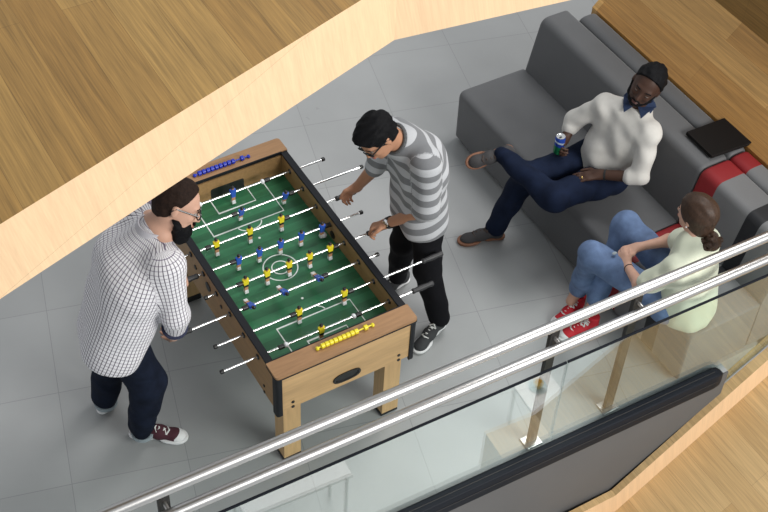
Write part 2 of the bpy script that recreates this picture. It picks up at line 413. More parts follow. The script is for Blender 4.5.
xs = [-2.2, 2.02, 2.06, 2.085]; sc = [1, 1, .9, .55]; vs = []
for x, s_ in zip(xs, sc): vs += [(x, YR(x)-.018+(y+.018)*s_, -.03+(z+.03)*s_) for y, z in pr]
n = len(pr); b = len(mb.v); mb.v += vs
for kx in range(3):
    for i in range(n): mb.f.append((kx*n+i, kx*n+(i+1) % n, (kx+1)*n+(i+1) % n, (kx+1)*n+i)); mb.m.append(0)
mb.f += [tuple(range(n))[::-1], tuple(range(3*n, 4*n))]; mb.m += [0, 0]
ch = mb.build('shoe_channel', M_black, rail, smooth=True)
MB().tube((-2.2, YR(-2.2)-.020, .031), (2.03, YR(2.03)-.020, .031), .0015, n=6).tube((-2.2, YR(-2.2)-.057, -.02), (2.03, YR(2.03)-.057, -.02), .0012, n=6).build('gasket', M_postm, ch)
for x in (-1.16, .865, 1.365):
    y = YR(x)+.075
    p = MB().box(x-.027, x+.027, y-.012, y+.012, .008, 1.00).build('post', M_postm, rail, bevel=.003)
    MB().box(x-.05, x+.05, y-.04, y+.04, .0, .010).build('base_plate', M_steel, p, bevel=.003)
    MB().tube((x, y, .99), (x, y-.02, 1.035), .010).tube((x, y-.02, 1.03), (x, YR(x), 1.075), .009).ell((x, y-.02, 1.03), .014).build('rail_bracket', M_steel, p, smooth=True)
    MB().tube((x, y-.005, .89), (x, YR(x)+.01, .89), .010).build('rail_bracket', M_steel, p, smooth=True)

# ------------------------------------------------------------------ sofas
M_fab = mat('grey_upholstery', (0.084, 0.086, 0.091, 1), .62, noise=.05, nscale=8, bump=.25, bscale=500, sheen=.2)
M_fab2 = mat('light_grey_upholstery', (0.165, 0.167, 0.172, 1), .62, noise=.05, nscale=8, bump=.25, bscale=500, sheen=.2)
M_red = mat('red_upholstery', (0.25, 0.010, 0.014, 1), .6, noise=.06, nscale=8, bump=.2, bscale=500)
M_blk = mat('black_upholstery', (0.012, 0.013, 0.016, 1), .6, noise=.06)
seat_p = round_prof([(1.80, .03), (2.299, .03), (2.299, .405), (1.795, .405)], [.01, .01, .01, .045])
back_p = round_prof([(2.300, .03), (2.565, .03), (2.565, .80), (2.368, .80), (2.293, .405)], [.01, .01, .03, .055, .01])
roll_p = round_prof([(2.568, .03), (2.705, .03), (2.705, .81), (2.568, .81)], [.01, .01, .05, .05])
def dome(p0, y0, y1, r=.02):        # soft ends: shrink the outline a little at both ends
    cx = sum(p[0] for p in p0)/len(p0); cz = sum(p[1] for p in p0)/len(p0)
    return [(y0, .965), (y0+r*.35, .988), (y0+r, 1.0), (y1-r, 1.0), (y1-r*.35, .988), (y1, .965)], cx, cz
def cushion(name, prof, ys, mats, mslots, parent):
    st, cx, cz = dome(prof, ys[0], ys[-1]); inner = [(y, 1.0) for y in ys[1:-1]]
    al = sorted(st[:3]+inner+st[3:], key=lambda q: q[0]); mb = MB(); n = len(prof)
    for y, sc_ in al: mb.v += [(cx+(x-cx)*sc_, y, cz+(z-cz)*sc_) for x, z in prof]
    for k in range(len(al)-1):
        ym = (al[k][0]+al[k+1][0])/2; mi = [i for i in range(len(ys)-1) if ys[i] <= ym <= ys[i+1]][0]
        for i in range(n): mb.f.append((k*n+i, k*n+(i+1) % n, (k+1)*n+(i+1) % n, (k+1)*n+i)); mb.m.append(mats[mi])
    mb.f += [tuple(range(n))[::-1], tuple(range((len(al)-1)*n, len(al)*n))]; mb.m += [mats[0], mats[-1]]
    o = mb.build(name, mslots, parent, smooth=True); return o
s1 = thing('sofa', 'long plain grey sofa section where the man in the cream sweater sits', 'sofa', (2.2, .2, 0))
cushion('seat', seat_p, [-.588, .985], [0], [M_fab], s1); cushion('backrest', back_p, [-.588, .965], [0], [M_fab], s1)
cushion('rear_cushion', roll_p, [-.588, .20], [0], [M_fab], s1); cushion('rear_cushion', roll_p, [.21, .85], [0], [M_fab], s1)
MB().box(1.84, 2.66, -.55, .92, .0, .035).build('plinth', M_blk, s1)
s2 = thing('sofa', 'near sofa section striped red and black over grey, under the woman', 'sofa', (2.2, -1.0, 0))
slots = [M_fab2, M_red, M_blk]
ys = [-1.314, -1.085, -.985, -.735, -.598]; ms = [0, 2, 0, 1]
cushion('seat', seat_p, ys, ms, slots, s2); cushion('backrest', back_p, ys, ms, slots, s2); cushion('rear_cushion', roll_p, [-1.31, -.86, -.735, -.598], [0, 0, 1], slots, s2)
MB().box(1.84, 2.66, -1.29, -.62, .0, .035).build('plinth', M_blk, s2)

# laptop on the sofa back
M_lap = mat('black_laptop', (0.007, 0.006, 0.006, 1), .5, noise=.03, spec=.15)
lp = thing('laptop', 'closed black laptop lying on top of the sofa back', 'laptop', (2.6, -.45, .812))
def quad(pts, z0, z1): return MB().poly(pts, z0, z1)
lq = [(2.455, -.335), (2.450, -.565), (2.745, -.585), (2.748, -.345)]
quad(lq, .812, .822).build('base', M_lap, lp, bevel=.003)
quad([(x+(.002 if x < 2.6 else -.002), y) for x, y in lq], .823, .832).build('lid', M_lap, lp, bevel=.003)

# white tables on the lower level, seen only as reflections in the glass; the long one added for a bright blob
for cx, cy, sx, sy, lab in ((2.26, -2.98, .16, .20, 'white square table reflected in the railing glass, yellow cup on it'), (.20, -3.12, .42, .17, 'long white table added to make the bright blob reflected at the left end of the railing glass')):
    t = thing('side_table', lab, 'table', (cx, cy, -3))
    MB().box(cx-sx, cx+sx, cy-sy, cy+sy, -2.33, -2.30).build('tabletop', M_white, t, bevel=.004)
    for a in (.03-sx, sx-.03):
        for b in (.03-sy, sy-.03): MB().tube((cx+a, cy+b, -3), (cx+a, cy+b, -2.33), .012).build('leg', M_steel, t, smooth=True)
cu = thing('cup', 'yellow cup on a pale saucer on the reflected white table', 'cup', (2.265, -3.05, -2.30))
MB().lathe((2.265, -3.05, -2.288), (0, 0, 1), [(0, .025), (.05, .036), (.052, .033), (.01, .022)]).build('body', mat('yellow_ceramic', (.85, .6, .05, 1), .3), cu, smooth=True)
MB().lathe((2.265, -3.05, -2.30), (0, 0, 1), [(0, .05), (.006, .07), (.012, .072), (.01, .06)]).build('saucer', mat('pale_blue_ceramic', (.5, .65, .72, 1), .3), cu, smooth=True)
# ------------------------------------------------------------------ football table
M_oak = mat('oak_laminate', (0.56, 0.36, 0.17, 1), .45, noise=.12, nscale=1, stretch=(6, 60, 60))
M_oak_top = mat('oak_top_board', (0.36, 0.20, 0.095, 1), .42, noise=.14, nscale=1, stretch=(8, 70, 60))
M_oak_side = mat('oak_side_panel', (0.34, 0.20, 0.085, 1), .45, noise=.14, nscale=1, stretch=(60, 6, 60))
M_oak_leg = mat('oak_leg', (0.56, 0.36, 0.17, 1), .45, noise=.12, nscale=1, stretch=(60, 60, 6))
M_rim = mat('black_rim', (0.010, 0.011, 0.014, 1), .45, noise=.05, spec=.25)
M_green = mat('green_pitch_light', (0.022, 0.125, 0.052, 1), .4, noise=.1, nscale=5)
M_line = mat('white_pitch_line', (0.72, 0.78, 0.75, 1), .5, noise=.02)
M_chrome = mat('chrome_rod', (0.85, 0.85, 0.85, 1), .16, 1.0, noise=.02)
M_grip = mat('black_grip', (0.02, 0.02, 0.022, 1), .5, noise=.1)
M_skin0 = mat('figure_skin', (0.55, 0.28, 0.15, 1), .5)
M_bl = mat('figure_blue', (0.03, 0.11, 0.55, 1), .35); M_ye = mat('figure_yellow', (0.85, 0.72, 0.03, 1), .35)
M_hair0 = mat('figure_black', (0.012, 0.012, 0.012, 1), .4); M_wh = mat('figure_white', (0.8, 0.82, 0.85, 1), .35)
tb = thing('football_table', 'oak coloured table football game with green pitch between the two standing men', 'football table', (0, 0, 0))
ZF = .63; XC = .0
# pitch with mown stripes
m = bpy.data.materials.new('green_pitch'); m.use_nodes = True; nt = m.node_tree; p = nt.nodes['Principled BSDF']; p.inputs['Roughness'].default_value = .33
tc = nt.nodes.new('ShaderNodeTexCoord'); sx = nt.nodes.new('ShaderNodeSeparateXYZ'); nt.links.new(tc.outputs['Object'], sx.inputs[0])
ma = nt.nodes.new('ShaderNodeMath'); ma.operation = 'MULTIPLY_ADD'; ma.inputs[1].default_value = 1/.104; ma.inputs[2].default_value = 50; nt.links.new(sx.outputs['Y'], ma.inputs[0])
fr = nt.nodes.new('ShaderNodeMath'); fr.operation = 'FRACT'; nt.links.new(ma.outputs[0], fr.inputs[0])
gt = nt.nodes.new('ShaderNodeMath'); gt.operation = 'GREATER_THAN'; gt.inputs[1].default_value = .5; nt.links.new(fr.outputs[0], gt.inputs[0])
mx = nt.nodes.new('ShaderNodeMix'); mx.data_type = 'RGBA'; mx.inputs[6].default_value = (.030, .165, .072, 1); mx.inputs[7].default_value = (.020, .122, .052, 1)
nt.links.new(gt.outputs[0], mx.inputs[0]); nt.links.new(mx.outputs[2], p.inputs['Base Color'])
pitch = MB().box(-.358, .358, -.64, .64, ZF-.012, ZF).build('playfield', m, tb)
def line(pts, wd=.0065, closed=False):
    mb = MB(); P = [Vector((x, y, 0)) for x, y in pts]; n = len(P); vs = []
    for i in range(n):
        a = P[i-1] if (i > 0 or closed) else P[i]; b = P[(i+1) % n] if (i < n-1 or closed) else P[i]
        t = (b-a).normalized(); nn = Vector((-t.y, t.x, 0)); s_ = 1
        if 0 < i < n-1 or closed:
            c = abs((P[i]-a).normalized().dot(t)); s_ = 1/max(c, .4)
        vs += [tuple(P[i]+nn*wd/2*s_+Vector((0, 0, ZF+.0012))), tuple(P[i]-nn*wd/2*s_+Vector((0, 0, ZF+.0012)))]
    return mb.add(vs, [(2*i, 2*i+1, 2*((i+1) % n)+1, 2*((i+1) % n)) for i in range(n if closed else n-1)])
XM = .015
for sgn in (1, -1):
    Y = lambda v: sgn*v
    line([(XM-.212, Y(.638)), (XM-.212, Y(.368)), (XM+.212, Y(.368)), (XM+.212, Y(.638))]).build('pitch_marking', M_line, pitch)
    line([(XM-.112, Y(.638)), (XM-.112, Y(.512)), (XM+.112, Y(.512)), (XM+.112, Y(.638))]).build('pitch_marking', M_line, pitch)
    line([(XM+.07*math.cos(t), Y(.368-.05*math.sin(t))) for t in [math.pi*i/16 for i in range(17)]]).build('pitch_marking', M_line, pitch)
    MB().lathe((XM, Y(.245), ZF+.0002), (0, 0, 1), [(0, .007), (.0012, .007)], 12).build('pitch_marking', M_line, pitch)
for r in (.092, .046): line([(XM+r*math.cos(t), r*math.sin(t)) for t in [2*math.pi*i/40 for i in range(40)]], closed=True).build('pitch_marking', M_line, pitch)
for x in (.115, .235, -.085, -.205): MB().lathe((XM+x-.015, -.01, ZF+.0002), (0, 0, 1), [(0, .005), (.0012, .005)], 10)
# cabinet
for s_, nm in ((-1, 'side_panel'), (1, 'side_panel')):
    sp = MB().box(min(s_*.358, s_*.388), max(s_*.358, s_*.388), -.72, .735, .49, .765).build(nm, M_oak_side, tb)
    MB().box(min(s_*.355, s_*.394), max(s_*.355, s_*.394), -.648, .655, .765, .780).build('rim', M_rim, sp, bevel=.003)
    for (yy, zz, rr) in ((-.155, .665, .014), (.0, .665, .036), (.155, .665, .018), (-.63, .55, .008), (-.63, .50, .008)):
        MB().tube((s_*.386, yy+.03, zz), (s_*.3925, yy+.03, zz), rr if rr < .01 else rr*.8, n=14).build('ball_hole' if rr > .01 else 'screw', M_hair0, sp)
    for yy in (.05,): MB().tube((s_*.354, yy-.0, .665), (s_*.359, yy-.0, .665), .024, n=18).build('ball_hole', M_hair0, sp)
for s_, zz in ((-1, 0), (1, 0)):
    y0, y1 = sorted((s_*.715, s_*.745))
    ap = MB().box(-.372, .372, y0, y1, .49, .762).build('end_panel', M_oak, tb)
    iy0, iy1 = sorted((s_*.638, s_*.668))
    ib = MB().box(-.358, .358, iy0, iy1, .60, .762).build('goal_wall', M_oak_side, tb)
    MB().poly(round_prof([(-.085, 0), (.115, 0), (.115, 1), (-.085, 1)], 0), 0, .001) if False else None
    g = MB(); pr = round_prof([(-.085, ZF+.001), (.118, ZF+.001), (.118, .70), (-.085, .70)], [0, 0, .015, .015], 4)
    yy = s_*.6372; vs = [(x, yy, z) for x, z in pr]+[(x, yy+s_*.004, z) for x, z in pr]; n = len(pr)
    g.add(vs, [tuple(range(n)), tuple(range(n, 2*n))[::-1]]+[(i, (i+1) % n, n+(i+1) % n, n+i) for i in range(n)]); g.build('goal_mouth', M_hair0, ib)
    by0, by1 = sorted((s_*.648, s_*.758))
    tpn = MB(); pts = round_prof([(-.398, by0), (.398, by0), (.398, by1), (-.398, by1)], [.002, .002, .022, .022] if s_ > 0 else [.022, .022, .002, .002], 4)
    tpn.poly(pts, .771, .786); tp = tpn.build('top_board', M_oak_top, tb)
    tp2 = MB(); tp2.poly([(x*1.004, y*1.002) for x, y in pts], .762, .771); tp2.build('edge_band', M_rim, tp)
    MB().box(-.358, .358, min(s_*.642, s_*.648), max(s_*.642, s_*.648), .772, .7875).build('edge_band', M_rim, tp)
    for sx_ in (-1, 1):                                     # rounded black corner posts
        c = MB(); pr = round_prof([(sx_*.364, s_*.738), (sx_*.364, s_*.752), (sx_*.396, s_*.752), (sx_*.396, s_*.708), (sx_*.386, s_*.708), (sx_*.386, s_*.738)], [.001, .001, .016, .001, .001, .001], 4)
        c.poly(pr, .465, .762); c.build('corner_post', M_rim, tb, smooth=True)
        for zz in (.535, .497): MB().tube((sx_*.305, s_*.743, zz), (sx_*.305, s_*.7485, zz), .009, n=12).build('screw', M_hair0, ap)
    if s_ < 0:
        o_ = MB(); n = 28; ring = []
        for rr, yv in ((1.0, -.7452), (1.0, -.751), (.86, -.751), (.80, -.7452)):
            for i in range(n):
                t = 2*math.pi*i/n; ex = .079*rr+(0 if rr == 1 else -.0); ez = .034*rr
                ring.append((.0+ex*abs(math.cos(t))**.75*(1 if math.cos(t) > 0 else -1), yv, .556+ez*abs(math.sin(t))**.8*(1 if math.sin(t) > 0 else -1)))
        fs = [(k*n+i, k*n+(i+1) % n, (k+1)*n+(i+1) % n, (k+1)*n+i) for k in range(3) for i in range(n)]+[tuple(range(3*n, 4*n))]
        o_.add(ring, fs); o_.build('ball_return', M_hair0, ap, smooth=True)
for sx_ in (-1, 1):
    for sy_ in (-1, 1):
        x0, x1 = sorted((sx_*.345, sx_*.245)); y0, y1 = (-.714, -.614) if sy_ < 0 else (.520, .620)
        l = MB().box(x0, x1, y0, y1, .025, .56).build('leg', M_oak_leg, tb, bevel=.003)
        MB().box(x0-.002, x1+.002, y0+.004 if sy_ < 0 else y0-.002, y1+.002, 0, .028 if sy_ < 0 else .045).build('foot', M_hair0, l, bevel=.002)

def figure(mb_slots_y, rod, x, y, z, tilt, shirt, drop_parent):
    """one moulded player hanging on its rod; tilt turns it about the rod"""
    mb = MB(); ct, st_ = math.cos(tilt), math.sin(tilt)
    AX = ((1, 0, 0), (0, ct, st_), (0, -st_, ct))
    def P(a, b, c): return (x+a, y+b*ct-c*st_, z+b*st_+c*ct)
    def bx(x0, x1, y0, y1, z0, z1, tx=1, ty=1, mi=0):
        mb.mi = mi; cx = (x0+x1)/2; cy = (y0+y1)/2
        lo = [(x0, y0, z0), (x1, y0, z0), (x1, y1, z0), (x0, y1, z0)]; hi = [(cx+(a-cx)*tx, cy+(b-cy)*ty, z1) for a, b, _ in lo]
        mb.add([P(*q) for q in lo+hi], [(3, 2, 1, 0), (4, 5, 6, 7), (0, 1, 5, 4), (1, 2, 6, 5), (2, 3, 7, 6), (3, 0, 4, 7)])
    bx(-.0125, .0125, -.0085, .0085, -.016, .022, 1.25, 1.1, 0)      # shirt
    bx(-.0175, -.0125, -.006, .006, -.004, .020, 1, 1, 0); bx(.0125, .0175, -.006, .006, -.004, .020, 1, 1, 0)
    bx(-.012, .012, -.008, .008, -.032, -.014, 1.0, 1.0, 3)          # shorts
    bx(-.009, .009, -.0065, .0065, -.056, -.031, 1.2, 1.1, 1)        # legs
    bx(-.0105, .0105, -.011, .011, -.078, -.055, .9, .7, 2)          # boots
    mb.mi = 1; mb.ell(P(0, 0, .032), (.0095, .0095, .0115), 10, AX)
    mb.mi = 4; mb.ell(P(0, .001, .0365), (.0105, .0105, .010), 10, AX)
    return mb.build('player_figure', [shirt, M_skin0, M_wh, M_hair0 if shirt is M_ye else M_bl, M_hair0], rod, smooth=True)
ZR = .72; PIT = .1553
ROD = {1: ('b', [.006], (-.40, .575), 0, [-.22, .215]), 2: ('b', [-.019, .248], (-.55, .735), .3, [-.06, .285]), 3: ('y', [-.242, -.046, .142], (-.47, .60), 0, [-.29, .175]),
       4: ('b', [-.188, -.067, .058, .182, .308], (-.545, .555), .12, [-.222, .342]), 5: ('y', [-.225, -.102, .027, .149, .271], (-.455, .62), 0, [-.26, .305]),
       6: ('b', [-.271, -.082, .120], (-.725, .475), 1.1, [-.305, .155]), 7: ('y', [-.079, .183], (-.55, .775), 0, [-.115, .22]), 8: ('y', [-.036], (-.59, .62), 0, [-.262, .178])}
for k, (team, xs, (xa, xb), tilt, bump) in ROD.items():
    y = (4.5-k)*PIT
    r = MB().tube((xa+.01, y, ZR), (xb-.01, y, ZR), .0062, n=14).build('rod', M_chrome, tb, smooth=True)
    for x in xs: figure(None, r, x, y, ZR, tilt, M_bl if team == 'b' else M_ye, None)
    for i, x in enumerate(bump):
        MB().lathe((x-.016, y, ZR), (1, 0, 0), [(0, .010), (.002, .013), (.03, .013), (.032, .010)], 14).build('rubber_bumper', M_hair0, r, smooth=True)
        if k in (1, 8):
            q = .028 if x < 0 else -.028
            MB().ell((x+q, y, ZR), (.013, .015, .015), 12).build('bumper_cap', M_wh, r, smooth=True)
    for s_ in (-1, 1):
        MB().lathe((s_*.352, y, ZR), (s_, 0, 0), [(0, .013), (.006, .016), (.006, .011), (.036, .011), (.040, .017), (.044, .013)], 14).build('bearing', M_hair0, r, smooth=True)
    hs = -1 if team == 'b' else 1                                  # grip side
    he, ce = (xa, xb) if team == 'b' else (xb, xa)
    MB().lathe((he-hs*.125, y, ZR), (hs, 0, 0), [(0, .010), (.004, .014), (.012, .015), (.02, .0125), (.06, .0165), (.10, .0135), (.118, .0155), (.127, .013), (.13, .006)], 16).build('grip', M_grip, r, smooth=True)
    MB().lathe((ce+hs*.016, y, ZR), (-hs, 0, 0), [(0, .009), (.002, .0115), (.017, .0115), (.02, .008)], 12).build('end_cap', M_hair0, r, smooth=True)
# score counters
for (xa, xb, yy, mm, lab) in ((-.139, .172, -.690, M_ye, 'yellow'), (-.150, .177, .690, mat('bead_blue', (.01, .03, .42, 1), .35), 'blue')):
    sc_ = MB().tube((xa, yy, .797), (xb, yy, .797), .004).ell((xa, yy, .794), (.010, .012, .010), 12).ell((xb, yy, .794), (.010, .012, .010), 12).build('score_counter', mm, tb, smooth=True)
    for i in range(10):
        x = xa+.030+i*((xb-xa)-.10)/9 + (.03 if i > 8 else 0)
        MB().lathe((x-.0115, yy, .798), (1, 0, 0), [(0, .008), (.003, .014), (.020, .014), (.023, .008)], 14).build('bead', mm, sc_, smooth=True)
bl = MB().ell((.322, .085, ZF+.0175), .0172, 18).build('football', M_wh, smooth=True); tag(bl, 'small white ball on the green pitch near the right side wall', 'ball')
# ------------------------------------------------------------------ people
def skin(name, col): return mat(name, col, .55, noise=.06, nscale=25, spec=.3)
M_skA = skin('skin_fair', (0.56, 0.33, 0.24, 1)); M_skB = skin('skin_tan', (0.42, 0.215, 0.13, 1)); M_skC = skin('skin_dark', (0.055, 0.026, 0.017, 1)); M_skD = skin('skin_light', (0.60, 0.36, 0.27, 1))
M_hbrown = mat('dark_brown_hair', (0.020, 0.011, 0.008, 1), .75, noise=.35, nscale=90, bump=.8, bscale=160, spec=.15)
M_hblack = mat('black_hair', (0.005, 0.005, 0.006, 1), .7, noise=.3, nscale=90, bump=.8, bscale=160, spec=.12)
M_hlong = mat('brown_long_hair', (0.042, 0.022, 0.013, 1), .5, noise=.45, nscale=1, spec=.3, bump=.5, bscale=200, stretch=(160, 160, 22))
M_denim = mat('dark_denim', (0.008, 0.012, 0.025, 1), .85, spec=.12, noise=.35, nscale=14, bump=.3, bscale=400)
M_denimC = mat('indigo_denim', (0.007, 0.012, 0.030, 1), .85, spec=.12, noise=.3, nscale=14, bump=.3, bscale=400)
M_denimL = mat('light_blue_denim', (0.12, 0.185, 0.33, 1), .85, noise=.25, nscale=20, bump=.4, bscale=350)
M_blackj = mat('black_trousers_cloth', (0.007, 0.007, 0.009, 1), .85, spec=.12, noise=.2, nscale=14)
M_check = stripe_mat('checked_shirt_cloth', 'check', (0.74, 0.73, 0.76, 1), (0.045, 0.035, 0.06, 1), (0.20, 0.17, 0.24, 1), period=.0175)
M_strip = stripe_mat('striped_shirt_cloth', 'bands', (0.165, 0.17, 0.18, 1), (0.44, 0.45, 0.47, 1), period=.082, duty=.5)
M_knit = mat('cream_knit', (0.52, 0.505, 0.475, 1), .9, noise=.04, nscale=40, bump=.3, bscale=300, sheen=.2)
M_navy = mat('navy_cloth', (0.008, 0.022, 0.065, 1), .85, noise=.1)
M_mint = mat('pale_green_cloth', (0.62, 0.655, 0.52, 1), .9, noise=.05, nscale=12, sheen=.2)
M_cuff = mat('light_cuff_cloth', (0.30, 0.35, 0.38, 1), .9); M_sole = mat('white_rubber', (0.75, 0.75, 0.76, 1), .5, noise=.02)
M_lace = mat('white_lace', (0.7, 0.7, 0.68, 1), .8); M_dark = mat('dark_glass_frame', (0.01, 0.01, 0.012, 1), .3)
M_eyeC = mat('eye_shaded', (0.13, 0.10, 0.085, 1), .5, spec=.2); M_eye = mat('eye_white', (0.38, 0.34, 0.31, 1), .4, spec=.2); M_lip = mat('lips_rose', (0.40, 0.15, 0.12, 1), .5); M_lipC = mat('lips_dark', (0.09, 0.035, 0.03, 1), .5)
M_collar = mat('shirt_band_cloth', (.50, .49, .53, 1), .9, noise=.15, nscale=300)
M_navyline = mat('navy_cuff_edge', (0.02, 0.025, 0.06, 1), .8)

def unproj_dir(): pass
def hand(S, wr, d, n, thumb, curl=(.5, .6, .4), sc=1.0, spread=.07, tcurl=.5):
    """palm, four unequal bent fingers and a thumb from the side of the palm. d: to knuckles, n: out of the palm, thumb: side"""
    d = nrm(d); n = np.asarray(n, float); n = nrm(n-(n@d)*d); s = np.cross(d, n); s = s*np.sign(s@np.asarray(thumb, float)); wr = np.asarray(wr, float)
    offs = [.027, .009, -.010, -.027]; L = [.072, .080, .074, .058]; k = .008
    kn = []
    for o, l in zip(offs, L):
        q = wr+(d*(.082-abs(o-.005)*.22)+s*o)*sc; kn.append(q); S.cap(wr+s*o*.6*sc, q, .0145*sc, .0115*sc, k=.014)
    S.cap(wr-d*.012, wr+d*.02, .022*sc, .020*sc, k=.02)
    def rot(v, ang):   # bend about s towards n
        a = v@d; b = v@n; return d*(a*math.cos(ang)-b*math.sin(ang))+n*(a*math.sin(ang)+b*math.cos(ang))
    for i, (q, l) in enumerate(zip(kn, L)):
        ang = 0; p = q; dv = nrm(d+s*offs[i]*spread/.027); r = .0092*sc if i < 3 else .0080*sc
        for fr_, c in zip((.48, .29, .23), curl):
            ang += c; lat = (dv@s)*s*(math.cos(ang) if ang < 1.5 else 0); v = nrm(rot(d, ang)+lat); e = p+v*l*fr_*sc; S.cap(p, e, r, r*.93, k=.004); p = e; r *= .93
    b = wr+(d*.018+s*.022)*sc; m1 = b+nrm(s*.75+d*.7+n*.35*tcurl)*.040*sc; m2 = m1+nrm(d*.9+s*.15*(1-tcurl)+n*.8*tcurl)*.030*sc; m3 = m2+nrm(d*.8-s*.3*tcurl+n*.9*tcurl)*.024*sc
    S.cap(b, m1, .0150*sc, .0115*sc, k=.012); S.cap(m1, m2, .0110*sc, .0098*sc, k=.004); S.cap(m2, m3, .0098*sc, .0085*sc, k=.004)

def head(S, c, F, sc=1.0, ears=(1, 1)):
    f, l, u = F; c = np.asarray(c, float); A = (f, l, u); P = lambda a, b, d: c+(f*a+l*b+u*d)*sc
    S.ell(P(-.012, 0, .035), (.098*sc, .077*sc, .083*sc), A, k=.02)
    S.ell(P(.020, 0, -.02), (.075*sc, .066*sc, .085*sc), A, k=.03)
    S.ell(P(.045, 0, -.080), (.040*sc, .043*sc, .030*sc), A, k=.03)
    S.ell(P(.072, 0, -.100), (.018*sc, .020*sc, .014*sc), A, k=.015)
    S.ell(P(.080, 0, .026), (.014*sc, .050*sc, .010*sc), A, k=.015)
    for q in (-1, 1):
        S.ell(P(.068, q*.036, -.025), (.018*sc, .020*sc, .016*sc), A, k=.015)
        S.ell(P(-.006, q*.080, -.008), (.017*sc, .008*sc, .030*sc), A, k=.008)
    S.cap(P(.090, 0, .012), P(.112, 0, -.030), .0085*sc, .0115*sc, k=.012)
    for q in (-1, 1): S.ell(P(.098, q*.012, -.034), (.010*sc, .008*sc, .007*sc), A, k=.008)
    S.ell(P(.092, 0, -.062), (.012*sc, .024*sc, .010*sc), A, k=.010)
def face_parts(par, c, F, sc, lipm, browm, irism, open_=.6, eyem=None):
    f, l, u = F; c = np.asarray(c, float); A = tuple(map(tuple, (f, l, u))); P = lambda a, b, d: tuple(c+(f*a+l*b+u*d)*sc)
    for q in (-1, 1):
        e = MB().ell(P(.0815, q*.032, .002), (.0105*sc, .0135*sc, .0115*sc*open_), 12, A).build('eye', eyem or M_eye, par, smooth=True)
        MB().ell(P(.0885, q*.032, .000), (.0045*sc, .0066*sc, .0066*sc*open_), 10, A).build('iris', irism, e, smooth=True)
        MB().tube(P(.094, q*.018, .024), P(.086, q*.048, .026), .0042*sc, .0028*sc, n=8).build('eyebrow', browm, par, smooth=True)
    MB().ell(P(.102, 0, -.057), (.0065*sc, .021*sc, .0048*sc), 12, A).ell(P(.101, 0, -.066), (.0065*sc, .018*sc, .0055*sc), 12, A).build('lips', lipm, par, smooth=True)
def glasses(par, c, F, sc, name='glasses'):
    f, l, u = F; c = np.asarray(c, float); P = lambda a, b, d: tuple(c+(f*a+l*b+u*d)*sc); mb = MB()
    for q in (-1, 1):
        ring = [P(.108-.012*abs(math.cos(t)*.5+.5), q*.034+.023*math.cos(t), .001+.017*math.sin(t)) for t in [2*math.pi*i/18 for i in range(18)]]
        for i in range(18): mb.tube(ring[i], ring[(i+1) % 18], .0036*sc, n=6)
        mb.tube(P(.100, q*.056, .005), P(-.004, q*.084, .008), .0036*sc, n=6); mb.tube(P(-.004, q*.084, .008), P(-.022, q*.083, -.012), .0036*sc, n=6)
    mb.tube(P(.110, -.011, .004), P(.110, .011, .004), .0036*sc, n=6); return mb.build(name, M_dark, par, smooth=True)
def hair_cap(par, c, F, m, sc=1.0, line=(-.72, .69), off=.030, grow=.013, k=.02, extra=(), name='hair', h=.0055, folds=.002):
    f, l, u = F; c = np.asarray(c, float); A = (f, l, u); P = lambda a, b, d: c+(f*a+l*b+u*d)*sc; S = Solid(h)
    S.ell(P(-.014, 0, .038), ((.098+grow)*sc, (.077+grow*.8)*sc, (.083+grow)*sc), A, k=k)
    S.ell(P(-.035, 0, -.02), ((.068+grow*.5)*sc, (.066+grow*.5)*sc, (.060+grow*.5)*sc), A, k=k)
    for e in extra: S.ell(P(*e[0]), np.array(e[1])*sc, A, k=k)
    S.cut(P(0, 0, 0)+(f*line[0]+u*line[1])*-0.0+(-f*0.0), f*line[0]+u*line[1]) if False else S.cuts.append((P(0, 0, 0)-(f*line[0]+u*line[1])/math.hypot(*line)*off, nrm(f*line[0]+u*line[1])))
    return S.build(name, m, par, smooth=1, folds=folds, fscale=150)

